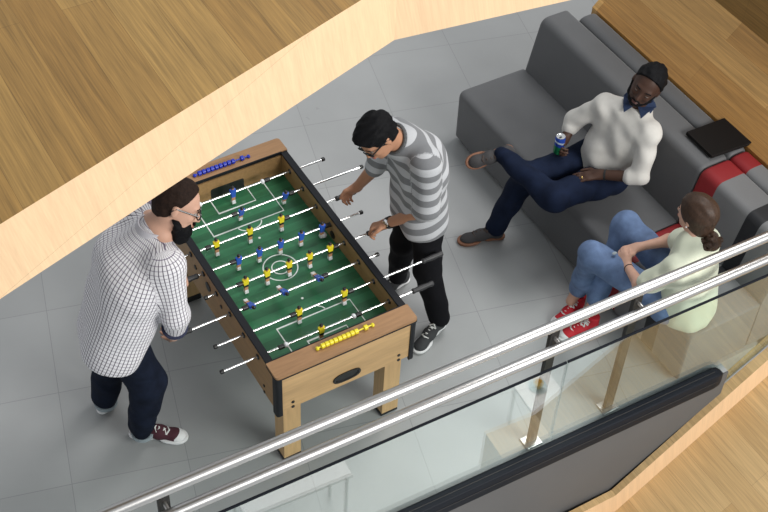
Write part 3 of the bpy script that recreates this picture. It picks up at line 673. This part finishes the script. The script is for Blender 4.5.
def shoe(par_name, label, cat, heel, toe, up, m_up, m_sole, m_cap=None, lace=True, length=.285, high=0, parent=None, lacem=None, tongue=None):
    """heel and toe on the sole's underside; all parts built along the shoe's own axes"""
    heel = np.asarray(heel, float); d = nrm(np.asarray(toe, float)-heel); f, l, u = frame(d, up); K = length/.285
    P = lambda a, b, c_: heel+(f*a+l*b+u*c_)*K; A = (f, l, u)
    S = Solid(.005)
    for a, b, r in ((.038, 0, .034), (.10, .0, .031), (.19, .003, .044), (.228, .003, .040), (.245, .002, .034)):
        S.ell(P(a, b, .016), (r*1.15*K, r*K, .019*K), A, k=.03)
    S.cut(P(0, 0, .001), u); S.cut(P(0, 0, .024), -u)
    root = S.build(par_name, m_sole, parent, smooth=1)
    U = Solid(.005); U.cap(P(.045, 0, .05), P(.05, 0, .075+high), .034*K, .040*K, k=.03); U.cap(P(.06, 0, .055), P(.15, 0, .045), .034*K, .030*K, k=.03)
    U.cap(P(.15, .002, .040), P(.215, .003, .030), .034*K, .029*K, k=.03); U.ell(P(.225, .003, .026), (.045*K, .037*K, .030*K), A, k=.02)
    U.cut(P(0, 0, .022), u); U.cut(P(.0, 0, .085+high), nrm(-u*.95+f*.1))
    up_ = U.build('upper', m_up, root, smooth=1)
    if m_cap is not None:
        T = Solid(.004); T.ell(P(.228, .003, .024), (.0475*K, .0395*K, .032*K), A, k=.02); T.cut(P(0, 0, .023), u); T.cut(P(.222, 0, 0), f); T.build('toe_cap', m_cap, root, smooth=1)
    if lace:
        mb = MB()
        for i in range(5):
            a = .095+i*.023; hz = .088-.0075*i if high == 0 else .092-.006*i
            if high and i < 2: hz += high*.3
            hz = .0945-i*.0062
            p0 = P(a, -.022, hz-.012); p1 = P(a+.012, 0, hz-.0015); p2 = P(a, .022, hz-.012); p3 = P(a-.010, 0, hz+.001)
            for x, y in ((p0, p1), (p1, p2), (p0, p3), (p3, p2)): mb.tube(x, y,   .0042*K, n=6)
        if high:
            for i in range(3):
                p0 = P(.088-.006*i, -.02, .09+high*.3*i); p2 = P(.088-.006*i, .02, .09+high*.3*i); mb.tube(p0, P(.098-.004*i, 0, .094+high*.3*i),   .0042*K, n=6); mb.tube(P(.098-.004*i, 0, .094+high*.3*i), p2,   .0042*K, n=6)
        mb.build('laces', lacem or M_lace, root, smooth=True)
    return root

def cuv(o, ax, lat, R, off=0): return (o, ax, lat, R, off)

# ================================================================== man A: checked shirt, left of the table
def person_A():
    fp = nrm(V(.92, -.22, 0)); lp_ = V(-fp[1], fp[0], 0); Z = V(0, 0, 1)
    pel = V(-.945, -.165, .91); che = V(-.84, -.165, 1.22); nk = V(-.690, -.168, 1.43); hc = V(-.592, -.188, 1.555)
    shR = V(-.735, -.345, 1.355); shL = V(-.700, .035, 1.355); elR = V(-.735, -.405, 1.09); haR = V(-.712, -.285, .800); elL = V(-.60, .135, 1.07); haL = V(-.535, .065, .80)
    hiR = pel-lp_*.10; hiL = pel+lp_*.10; knR = V(-.875, -.27, .50); anR = V(-.925, -.225, .10); knL = V(-.97, -.02, .50); anL = V(-1.02, .05, .10)
    t = thing('person', 'bearded man in white checked shirt and dark jeans standing at the left of the table', 'person', (-.95, -.1, 0))
    F = frame(V(.74, -.52, -.42), V(.50, .22, .86))
    B = Solid(.006); head(B, hc, F, 1.04); B.cap(nk-V(.02, 0, .05), hc-F[2]*.06-F[0]*.02, .066, .060, k=.03)
    B.cap(pel, che, .13, .14); B.cap(che, nk, .13, .07); B.cap(shR, elR, .052, .042); B.cap(elR, haR, .041, .028); B.cap(shL, elL, .052, .042); B.cap(elL, haL, .041, .028); B.cap(nk, shR, .06, .055); B.cap(nk, shL, .06, .055)
    for a, b, c_ in ((hiR, knR, anR), (hiL, knL, anL)): B.cap(a, b, .085, .058); B.cap(b, c_, .055, .038); B.cap(c_, c_+V(.02, -.01, -.05), .030, .026)
    hand(B, haR, V(.10, .60, -.75), V(-.1, .75, -.6), V(1, -.1, 0), curl=(.8, .9, .6)); hand(B, haL, V(.45, .02, -.75), V(-.1, .2, -.9), V(.3, -1, 0), curl=(.9, .9, .6))
    B.build('body', M_skA, t)
    T = Solid(.0075)
    T.cap(hiR, knR, .112, .092, k=.04); T.cap(knR, anR+V(0, 0, .01), .092, .071, k=.03); T.cap(hiL, knL, .112, .092, k=.04); T.cap(knL, anL+V(0, 0, .01), .092, .069, k=.03); T.cap(hiR, hiL, .105, k=.05)
    T.cut(V(0, 0, .050), Z); T.build('jeans', M_denim, t, folds=.006, fscale=45, fdir=V(0, 0, .2))
    for an in (anR, anL): MB().lathe((an[0]+.0, an[1], .045), (0, 0, 1), [(0, .050), (.0, .0625), (.026, .0635), (.026, .055)], 20).build('jeans_cuff', M_cuff, t, smooth=True)
    S = Solid(.0065); ax = nrm(nk-pel); tg = cuv(pel, ax, lp_, .21); 
    S.cap(pel-lp_*.085-ax*.10, che-lp_*.085, .150, .150, k=.08, tagc=tg); S.cap(pel+lp_*.085-ax*.10, che+lp_*.085, .150, .150, k=.08, tagc=tg)
    S.ell(pel+V(.05, 0, .10), (.15, .19, .17), k=.08, tagc=tg)
    S.cap(che-lp_*.09, shR+V(-.01, .03, -.02), .140, .085, k=.07, tagc=tg); S.cap(che+lp_*.09, shL+V(-.01, -.03, -.02), .140, .085, k=.07, tagc=tg); S.cap(shR+V(.0, .04, 0), shL+V(0, -.04, 0), .088, .088, k=.06, tagc=tg)
    S.cap(che+V(-.03, 0, .05), nk-V(.03, 0, .02), .12, .078, k=.06, tagc=tg)
    for a, b, c_, lat in ((shR, elR, haR, V(0, -1, 0)), (shL, elL, haL, V(0, 1, 0))):
        S.cap(a, b, .084, .066, k=.035, tagc=cuv(a, b-a, V(1, 0, 0), .07)); e = b+(c_-b)*.50; S.cap(b, e, .066, .056, k=.03, tagc=cuv(b, c_-b, V(1, 0, 0), .06))
        S.cuts.append((np.zeros(3), V(0, 0, 1)))
    S.cuts = [(pel-ax*.150, nrm(ax*.6+V(0, 0, .6)))]
    sh = S.build('shirt', M_check, t, uv=cloth_uv, folds=.004, fscale=30)
    for b, c_ in ((elR, haR), (elL, haL)):
        q = b+(c_-b)*.59; dd = nrm(c_-b); MB().lathe(q-dd*.006, dd, [(0, .040), (0, .064), (.012, .0645), (.012, .04)], 20).build('cuff_edge', M_navyline, sh, smooth=True)
        MB().lathe(q+dd*.006, dd, [(0, .040), (0, .0615), (.02, .0595), (.02, .04)], 20).build('cuff', M_collar, sh, smooth=True)
    # collar band
    ring = []; f_, l_, u_ = frame(nrm(F[0]*1+V(0, 0, .2)), nrm(hc-nk+V(-.02, 0, .02)))
    cb = MB()
    for i in range(24):
        a0 = 2*math.pi*i/24; a1 = 2*math.pi*(i+1)/24
        p = lambda a, r, h_: nk+V(-.015, 0, .01)+(f_*math.cos(a)+l_*math.sin(a))*r+u_*h_
        cb.add([p(a0, .090, -.012), p(a1, .090, -.012), p(a1, .079, .022), p(a0, .079, .022), p(a0, .073, .022), p(a1, .073, .022), p(a1, .080, -.012), p(a0, .080, -.012)], [(0, 1, 2, 3), (3, 2, 5, 4), (4, 5, 6, 7)])
    cb.build('collar', M_collar, sh, smooth=True)
    hair_cap(t, hc, F, M_hbrown, 1.04, line=(-.86, .50), off=.004, grow=.009)
    Bd = Solid(.005); f, l, u = F; P = lambda a, b, c_: hc+(f*a+l*b+u*c_)*1.04
    Bd.ell(P(.052, 0, -.088), (.058, .056, .050), F, k=.02); Bd.ell(P(.068, 0, -.128), (.040, .040, .042), F, k=.03)
    for q in (-1, 1): Bd.cap(P(.004, q*.072, -.035), P(.035, q*.055, -.075), .012, .020, k=.02)
    Bd.cuts.append((P(.02, 0, -.045), nrm(-u+f*.05))); Bd.build('beard', M_hblack, t, smooth=1, folds=.003, fscale=170)
    MB().ell(tuple(P(.104, 0, -.052)), (.008, .026, .007), 12, tuple(map(tuple, F))).build('moustache', M_hblack, t, smooth=True)
    face_parts(t, hc, F, 1.04, M_lip, M_hbrown, M_hair0); glasses(t, hc, F, 1.04)
    M_mar = mat('maroon_canvas', (0.060, 0.012, 0.022, 1), .8, noise=.08)
    shoe('shoe', '', '', V(-.985, -.168, 0), V(-.716, -.354, 0), Z, M_mar, M_sole, M_sole, length=.315, parent=t)
    shoe('shoe', '', '', V(-1.065, .015, 0), V(-.90, .24, 0), Z, M_mar, M_sole, M_sole, length=.30, parent=t)
person_A()

# ================================================================== man B: striped jumper, right of the table
def person_B():
    Z = V(0, 0, 1); lp_ = V(0, -1, 0)*.97+V(-.1, 0, 0); lp_ = nrm(lp_)
    pel = V(.768, -.168, .93); che = V(.745, -.138, 1.19); nk = V(.618, -.118, 1.385); hc = V(.500, -.128, 1.464)
    shR = V(.662, .022, 1.315); shL = V(.687, -.298, 1.315); elR = V(.605, .045, 1.06); haR = V(.575, .175, .815); elL = V(.695, -.335, 1.04); haL = V(.585, -.125, .80)
    hiR = pel-lp_*.07-V(0, 0, .05); hiL = pel+lp_*.07-V(0, 0, .05); knR = V(.755, -.045, .50); anR = V(.80, .055, .10); knL = V(.760, -.295, .50); anL = V(.845, -.33, .10)
    t = thing('person', 'dark haired man in a grey striped jumper bending over the game table', 'person', (.8, -.1, 0))
    F = frame(V(-.72, -.20, -.60), V(-.48, .14, .80))
    B = Solid(.006); head(B, hc, F, .97); B.cap(nk-V(-.03, 0, .05), hc-F[2]*.045-F[0]*.035, .062, .055, k=.03)
    B.cap(pel, che, .09, .09); B.cap(che+V(.03, 0, 0), nk+V(.02, 0, -.02), .08, .050); B.cap(shR, elR, .045, .036); B.cap(elR, haR, .040, .026); B.cap(shL, elL, .045, .038); B.cap(elL, haL, .041, .026); B.cap(nk-V(-.03, 0, .06), shR, .028, .03); B.cap(nk-V(-.03, 0, .06), shL, .028, .03)
    for a, b, c_ in ((hiR, knR, anR), (hiL, knL, anL)): B.cap(a, b, .075, .052); B.cap(b, c_, .05, .036); B.cap(c_, c_+V(-.02, -.01, -.05), .028, .026)
    hand(B, haR, V(-.42, .45, -.75), V(-.3, -.9, -.5), V(-1, -.4, .1), curl=(.8, .9, .6), sc=1.0)
    hand(B, haL, V(-.75, .45, -.35), V(0, -.4, -1), V(-.2, -1, .1), curl=(.9, .9, .5), sc=1.0)
    B.build('body', M_skB, t)
    T = Solid(.0075)
    T.cap(hiR, knR, .091, .072, k=.04); T.cap(knR, anR, .072, .060, k=.03); T.cap(hiL, knL, .091, .072, k=.04); T.cap(knL, anL, .072, .060, k=.03); T.cap(hiR, hiL, .085, k=.03); T.cut(pel+V(0, 0, .01), V(0, 0, -1))
    T.cut(V(0, 0, .055), Z); T.build('trousers', M_blackj, t, folds=.006, fscale=45, fdir=Z)
    S = Solid(.0065); ax = nrm(nk-pel); tg = cuv(pel, ax, lp_, .18, .015)
    S.cap(pel-lp_*.07-V(.01, 0, .09), che-lp_*.07, .128, .118, k=.07, tagc=tg); S.cap(pel+lp_*.07-V(.01, 0, .09), che+lp_*.07, .128, .118, k=.07, tagc=tg)
    S.cap(che-lp_*.07, shR+V(.01, -.03, -.01), .115, .072, k=.06, tagc=tg); S.cap(che+lp_*.07, shL+V(.01, .03, -.01), .115, .072, k=.06, tagc=tg); S.cap(shR+V(.02, -.04, 0), shL+V(.02, .04, 0), .078, k=.05, tagc=tg)
    S.cap(che+V(.02, 0, .04), nk+V(.028, 0, -.036), .118, .086, k=.05, tagc=tg)
    for a, b, c_, fr_ in ((shR, elR, haR, .0), (shL, elL, haL, .10)):
        e = b+(c_-b)*fr_; S.cap(a, b-(b-a)*.06, .070, .060, k=.035, tagc=cuv(a, b-a, V(1, 0, 0), .07, .03))
        if fr_: S.cap(b, e, .058, .056, k=.03, tagc=cuv(a, b-a, V(1, 0, 0), .07, .03))
    S.cuts.append((pel-V(0, 0, .135), nrm(ax*.4+V(0, 0, .6)))); nx = nrm(hc-nk); S.cut(nk+nx*.012, -nx)
    sh = S.build('jumper', M_strip, t, uv=cloth_uv, folds=.004, fscale=32)
    u_ = nx; l_ = nrm(np.cross(u_, V(-1, 0, 0))); f_ = np.cross(l_, u_); mb = MB(); n = 24
    for i in range(n):
        a0 = 2*math.pi*i/n; a1 = 2*math.pi*(i+1)/n; p = lambda a: tuple(nk+nx*.014+(f_*math.cos(a)+l_*math.sin(a))*.072)
        mb.tube(p(a0), p(a1), .010, n=8)
    mb.build('neckband', mat('grey_rib', (.10, .105, .11, 1), .9), sh, smooth=True)
    hair_cap(t, hc, F, M_hblack, .97, line=(-.83, .56), off=.030, grow=.013, folds=.004, extra=(((.025, 0, .072), (.090, .072, .055)),))
    face_parts(t, hc, F, .97, M_lip, M_hblack, M_hair0); glasses(t, hc, F, .97)
    w0 = haL-nrm(haL-elL)*.030; dd = nrm(haL-elL)
    wt = MB().lathe(w0-dd*.011, dd, [(0, .026), (0, .034), (.024, .0335), (.024, .026)], 20).build('watch', M_hair0, t, smooth=True)
    up_ = nrm(np.cross(dd, nrm(np.cross(V(-.4, -.5, .7), dd)))); up_ = up_*np.sign(up_ @ V(-.3, -.5, .7))
    MB().lathe(w0+up_*.026, up_, [(0, .021), (.008, .021), (.011, .017)], 20).build('watch_case', M_chrome, wt, smooth=True)
    M_gr = mat('charcoal_canvas', (0.035, 0.037, 0.040, 1), .8, noise=.1)
    shoe('shoe', '', '', V(.895, -.315, 0), V(.635, -.425, 0), Z, M_gr, M_sole, M_gr, length=.29, parent=t)
    shoe('shoe', '', '', V(.895, .075, 0), V(.64, .02, 0), Z, M_gr, M_sole, M_gr, length=.29, parent=t)
person_B()
# ================================================================== man C: cream sweater, seated on the sofa
def person_C():
    Z = V(0, 0, 1)
    pel = V(2.095, -.095, .515); che = V(2.165, -.135, .80); nk = V(2.215, -.155, .995); hc = V(2.222, -.172, 1.148)
    shR = V(2.105, .005, .915); shL = V(2.170, -.330, .915); elR = V(2.015, .125, .735); haR = V(1.915, .075, .665); elL = V(2.085, -.420, .71); haL = V(1.940, -.250, .655)
    hiR = V(2.06, .0, .51); hiL = V(2.05, -.19, .51); knR = V(1.640, .030, .545); anR = V(1.535, .115, .12); knL = V(1.650, -.215, .575); anL = V(1.585, .135, .625)
    t = thing('person', 'seated man in a cream sweater and dark blue jeans with one ankle on his knee', 'person', (2.1, -.1, .41))
    F = frame(V(-.82, -.50, .04), V(.20, -.30, .93))
    B = Solid(.006); head(B, hc, F, 1.02); B.cap(nk-V(0, 0, .06), hc-F[2]*.05-F[0]*.02, .064, .058, k=.03)
    B.cap(pel, che, .08, .08); B.cap(che, nk, .07, .05); B.cap(shR, elR, .040, .032); B.cap(elR, haR, .034, .028); B.cap(shL, elL, .040, .032); B.cap(elL, haL, .036, .029); B.cap(nk-V(0, 0, .05), shR, .035, .035); B.cap(nk-V(0, 0, .05), shL, .035, .035)
    for a, b, c_ in ((hiR, knR, anR), (hiL, knL, anL)): B.cap(a, b, .065, .045); B.cap(b, c_, .038, .026)
    B.cap(anR, anR+V(-.03, .0, -.05), .030, .026); B.cap(anL, anL+V(-.04, .02, .0), .030, .026)
    hand(B, haR, V(-.75, -.45, .05), V(-.35, -.85, .0)*1, V(0, 0, 1), curl=(.75, .8, .5), sc=1.0)
    hand(B, haL, V(-.86, .42, -.12), V(0, 0, -1), V(.3, 1, .2), curl=(.12, .15, .1), sc=1.02, spread=.12, tcurl=.1)
    f, l, u = F
    for q in (-1, 1): B.ell(hc+(f*.079+l*q*.031+u*.006)*1.02, (.012, .017, .009), F, k=.006)
    B.build('body', M_skC, t)
    T = Solid(.0075)
    T.cap(hiR, knR, .100, .078, k=.04); T.cap(knR, anR+V(-.008, .0, -.02), .076, .058, k=.035); T.cap(hiL, knL, .100, .080, k=.03); T.cap(knL, anL+V(-.030, .034, -.004), .076, .055, k=.03); T.cap(hiR+V(.05, 0, .03), hiL+V(.05, 0, .03), .105, k=.05)
    T.cut(V(0, 0, .055), Z) ; T.build('jeans', M_denimC, t, folds=.007, fscale=38)
    S = Solid(.0065); ax = nrm(nk-pel); lp_ = nrm(V(.1, -1, 0))
    S.cap(pel-lp_*.05+ax*.02, che-lp_*.075, .112, .112, k=.07); S.cap(pel+lp_*.05+ax*.02, che+lp_*.075, .112, .112, k=.07); S.ell(pel+V(-.01, 0, .12), (.115, .14, .13), k=.06)
    S.cap(che-lp_*.075, shR+V(.01, -.03, -.015), .120, .072, k=.06); S.cap(che+lp_*.075, shL+V(.01, .04, -.015), .120, .072, k=.06); S.cap(shR+V(.02, -.04, -.01), shL+V(.02, .04, -.01), .072, k=.05)
    S.cap(che, nk-V(0, 0, .03), .108, .086, k=.05)
    for a, b, c_, fr_ in ((shR, elR, haR, .35), (shL, elL, haL, .22)):
        e = b+(c_-b)*fr_; S.cap(a, b, .061, .055, k=.03); S.cap(b, e, .057, .046, k=.015)
    S.cuts.append((pel+V(0, 0, -.03), nrm(ax+V(-.35, 0, .0)))); S.cut(nk+V(0, 0, .012), V(0, 0, -1))
    sh = S.build('sweater', M_knit, t, folds=.007, fscale=42, fdir=V(.3, -.6, .7))
    for b, c_, fr_, nm in ((elR, haR, .50, 0), (elL, haL, .40, 1)): pass
    # navy shirt collar points
    f_, l_, u_ = frame(V(F[0][0], F[0][1], 0), Z)
    for q in (-1, 1):
        mb = MB(); P = lambda a, b, c_: tuple(nk+f_*a+l_*b+u_*c_)
        o = [P(.060, q*.012, .030), P(.066, q*.074, .022), P(.100, q*.052, -.006), P(-.01, q*.082, .048), P(-.01, q*.098, .018)]
        i_ = [tuple(np.array(v)+u_*.006+f_*.004) for v in o]
        mb.add(o+i_, [(0, 1, 2), (0, 3, 4, 1), (5, 7, 6), (5, 6, 9, 8), (0, 2, 7, 5), (2, 1, 6, 7), (1, 4, 9, 6), (4, 3, 8, 9), (3, 0, 5, 8)]); mb.build('shirt_collar', M_navy, sh)
    cb = MB()
    for i in range(24):
        a0 = 2*math.pi*i/24; a1 = 2*math.pi*(i+1)/24; p = lambda a: tuple(nk+V(0, 0, .012)+(f_*math.cos(a)*.075+l_*math.sin(a)*.075)+u_*(-.010-.016*math.cos(a)))
        cb.tube(p(a0), p(a1), .013, n=8)
    cb.build('shirt_neckband', M_navy, sh, smooth=True)
    hair_cap(t, hc, F, M_hblack, 1.02, line=(-.80, .60), off=-.006, grow=.013, folds=.003)
    Bd = Solid(.0045); f, l, u = F; P = lambda a, b, c_: hc+(f*a+l*b+u*c_)*1.02
    Bd.ell(P(.045, 0, -.078), (.050, .052, .042), F, k=.02)
    for q in (-1, 1): Bd.cap(P(.006, q*.072, -.03), P(.035, q*.054, -.07), .009, .016, k=.02)
    Bd.cap(P(.098, -.024, -.068), P(.100, 0, -.084), .006, .008, k=.01); Bd.cap(P(.098, .024, -.068), P(.100, 0, -.084), .006, .008, k=.01)
    Bd.cap(P(.098, -.026, -.052), P(.106, 0, -.046), .005, .006, k=.01); Bd.cap(P(.098, .026, -.052), P(.106, 0, -.046), .005, .006, k=.01)
    Bd.build('beard', M_hblack, t, smooth=1, folds=.001, fscale=170)
    face_parts(t, hc, F, 1.02, M_lipC, M_hblack, M_hair0, open_=.30, eyem=M_eyeC)
    w0 = haL-nrm(haL-elL)*.035; dd = nrm(haL-elL); MB().lathe(w0, dd, [(0, .026), (0, .0325), (.010, .0325), (.010, .026)], 20).build('bracelet', M_hair0, t, smooth=True)
    dl = nrm(V(-.86, .42, -.12)); kn = haL+dl*.105+nrm(np.cross(dl, V(0, 0, -1)))*.010
    MB().lathe(kn, dl, [(0, .008), (0, .0108), (.005, .0108), (.005, .008)], 16).build('ring', mat('gold', (.8, .55, .2, 1), .25, 1.0), t, smooth=True)
    M_su = mat('grey_suede', (0.045, 0.043, 0.045, 1), .9, noise=.1); M_tan = mat('tan_sole', (0.20, 0.085, 0.045, 1), .6)
    lc = mat('brown_lace', (.05, .035, .03, 1), .8)
    shoe('shoe', '', '', V(1.590, .085, 0), V(1.318, .178, 0), Z, M_su, M_tan, length=.30, parent=t, lacem=lc)
    shoe('shoe', '', '', V(1.660, .215, .600), V(1.405, .275, .555), V(-.15, -.80, .60), M_su, M_tan, length=.30, parent=t, lacem=lc)
    # drinks can held upright in his right hand
    cc = V(1.845, .030, .640)
    can = thing('drinks_can', 'blue, white and green drinks can held by the seated man', 'can', tuple(cc))
    mc = bpy.data.materials.new('can_print'); mc.use_nodes = True; nt = mc.node_tree; p = nt.nodes['Principled BSDF']; p.inputs['Roughness'].default_value = .25; p.inputs['Metallic'].default_value = .5
    g = nt.nodes.new('ShaderNodeTexCoord'); x = nt.nodes.new('ShaderNodeSeparateXYZ'); nt.links.new(g.outputs['Object'], x.inputs[0])
    ad = nt.nodes.new('ShaderNodeMath'); ad.operation = 'MULTIPLY_ADD'; ad.inputs[1].default_value = .35; nt.links.new(x.outputs['X'], ad.inputs[0]); nt.links.new(x.outputs['Z'], ad.inputs[2])
    mr = nt.nodes.new('ShaderNodeMapRange'); mr.inputs['From Min'].default_value = .640+.35*1.845-.0; mr.inputs['From Max'].default_value = .640+.35*1.845+.125; nt.links.new(ad.outputs[0], mr.inputs['Value'])
    cr = nt.nodes.new('ShaderNodeValToRGB'); cr.color_ramp.interpolation = 'CONSTANT'; e = cr.color_ramp.elements
    e[0].position = 0; e[0].color = (.01, .16, .06, 1); e[1].position = .42; e[1].color = (.02, .06, .35, 1)
    for po, co in ((.62, (.55, .65, .8, 1)), (.72, (.03, .09, .5, 1))): q = e.new(po); q.color = co
    nt.links.new(mr.outputs[0], cr.inputs[0]); nt.links.new(cr.outputs[0], p.inputs['Base Color'])
    MB().lathe(cc, (0, 0, 1), [(0, .022), (.006, .030), (.11, .030), (.122, .026)], 28).build('body', mc, can, smooth=True)
    MB().lathe(cc+V(0, 0, .122), (0, 0, 1), [(0, .026), (.003, .0265), (.003, .0235), (.0005, .022)], 28).build('lid', M_chrome, can, smooth=True)
    MB().ell(tuple(cc+V(-.006, -.006, .1245)), (.010, .006, .0015), 10).build('ring_pull', M_hair0, can)
person_C()

# ================================================================== woman D: pale green top, seen from behind
def person_D():
    Z = V(0, 0, 1)
    pel = V(1.880, -1.140, .515); che = V(1.850, -1.130, .77); nk = V(1.835, -1.105, .945); hc = V(1.880, -1.040, 1.065)
    shR = V(1.955, -1.085, .875); shL = V(1.700, -1.175, .875); elR = V(1.925, -.880, .70); haR = V(1.755, -.820, .675); elL = V(1.580, -1.065, .70); haL = V(1.650, -.880, .640)
    hiR = V(1.935, -1.045, .51); hiL = V(1.770, -1.115, .51); knR = V(1.850, -.610, .620); anR = V(1.640, -.730, .22); knL = V(1.560, -.700, .610); anL = V(1.615, -.600, .18)
    t = thing('person', 'seated woman seen from behind in a pale green top, light jeans and red canvas shoes', 'person', (1.9, -1.1, .41))
    F = frame(V(-.22, .96, -.06), V(.0, .0, 1))
    B = Solid(.006); head(B, hc, F, .93); B.cap(nk-V(0, 0, .05), hc-F[2]*.05-F[0]*.015, .050, .046, k=.03)
    B.cap(pel, che, .06, .07); B.cap(che, nk, .07, .05); B.cap(shR, elR, .040, .034); B.cap(elR, haR, .033, .022); B.cap(shL, elL, .042, .036); B.cap(elL, haL, .036, .022); B.cap(nk-V(0, 0, .05), shR, .03, .035); B.cap(nk-V(0, 0, .05), shL, .03, .035)
    for a, b, c_ in ((hiR, knR, anR), (hiL, knL, anL)): B.cap(a, b, .07, .05); B.cap(b, c_, .048, .034); B.cap(c_, c_+V(-.03, .01, -.09), .034, .030)
    hand(B, haR, V(-.90, .25, -.10), V(-.1, -.1, -1), V(-.2, -1, 0), curl=(.7, .8, .5), sc=.88)
    hand(B, haL, V(.10, .85, .25), V(.8, .0, -.6), V(.3, .0, 1), curl=(.5, .6, .4), sc=.88)
    B.build('body', M_skD, t)
    T = Solid(.0075)
    T.cap(hiR, knR, .095, .074, k=.035); T.cap(knR, anR, .072, .052, k=.03); T.cap(hiL, knL, .095, .075, k=.03); T.cap(knL, anL, .073, .054, k=.03); T.cap(hiR, hiL, .108, k=.05)
    T.cut(V(0, 0, .165), Z); T.build('jeans', M_denimL, t, folds=.006, fscale=42)
    n_ = nrm(V(-.2, -.3, .93)); MB().ell(tuple(V(1.618, -.80, .680)), (.016, .010, .004), 10).build('jeans_rip', M_cuff, t, smooth=True)
    S = Solid(.0065); ax = nrm(nk-pel); lp_ = nrm(V(-.85, -.5, 0)); 
    S.cap(pel-lp_*.055, che-lp_*.06, .130, .112, k=.07); S.cap(pel+lp_*.055, che+lp_*.06, .130, .112, k=.07); S.cap(pel+V(0, -.01, -.04), pel+V(0, 0, .1), .155, .13, k=.06)
    S.cap(che-lp_*.06, shR, .105, .066, k=.06); S.cap(che+lp_*.06, shL, .105, .066, k=.06); S.cap(shR, shL, .066, k=.05); S.cap(che, nk-V(0, 0, .025), .10, .082, k=.05)
    for a, b in ((shR, elR), (shL, elL)): S.cap(a, a+(b-a)*.72, .066, .066, k=.03)
    S.cut(pel+V(0, 0, -.095), Z); S.build('top', M_mint, t, folds=.004, fscale=36)
    hair_cap(t, hc, F, M_hlong, .93, line=(-.88, .47), off=.036, grow=.021, folds=.0015, extra=(((-.045, 0, -.05), (.070, .072, .080)),))
    f, l, u = F; P = lambda a, b, c_: hc+(f*a+l*b+u*c_)*.93
    Bn = Solid(.0045); rg = np.random.RandomState(5); c0 = P(-.120, .004, -.118)
    Bn.ell(c0, (.050, .060, .048), k=.01)
    for i in range(18):
        d = nrm(rg.normal(size=3)); c1 = c0+d*np.array([.052, .052, .044]); ax_ = nrm(np.cross(d, rg.normal(size=3)))
        pr = None; b_ = np.cross(d, ax_)
        for k in range(9):
            a = k/8*4.6; q = c1+(ax_*math.cos(a)+b_*math.sin(a))*.017+d*.006*k/8
            if pr is not None: Bn.cap(pr, q, .0075, .0075, k=.003)
            pr = q
    Bn.build('bun', M_hlong, t, smooth=1)
    Tq = Solid(.004)
    for k in range(16):
        a = 2*math.pi*k/16; a2 = 2*math.pi*(k+1)/16; g = lambda a: P(-.082, 0, -.080)+(l*math.cos(a)+nrm(u*.8-f*.6)*math.sin(a))*.030
        Tq.cap(g(a), g(a2), .007, .007, k=.004)
    Tq.build('hair_tie', M_hair0, t, smooth=1)
    for q in (-1, 1): MB().ell(tuple(P(-.004, q*.088, -.034)), .005, 8).build('earring', M_sole, t, smooth=True)
    face_parts(t, hc, F, .93, M_lip, M_hbrown, M_hair0)
    dd = nrm(haL-elL); MB().lathe(haL-dd*.03, dd, [(0, .022), (0, .0265), (.005, .0265), (.005, .022)], 16).build('bracelet', M_hair0, t, smooth=True)
    M_rc = mat('red_canvas', (0.50, 0.012, 0.025, 1), .75, noise=.06)
    shoe('shoe', '', '', V(1.685, -.590, .0), V(1.445, -.640, 0), Z, M_rc, M_sole, M_sole, length=.262, high=.045, parent=t)
    shoe('shoe', '', '', V(1.660, -.775, .0), V(1.425, -.730, 0), Z, M_rc, M_sole, M_sole, length=.262, high=.045, parent=t)
person_D()
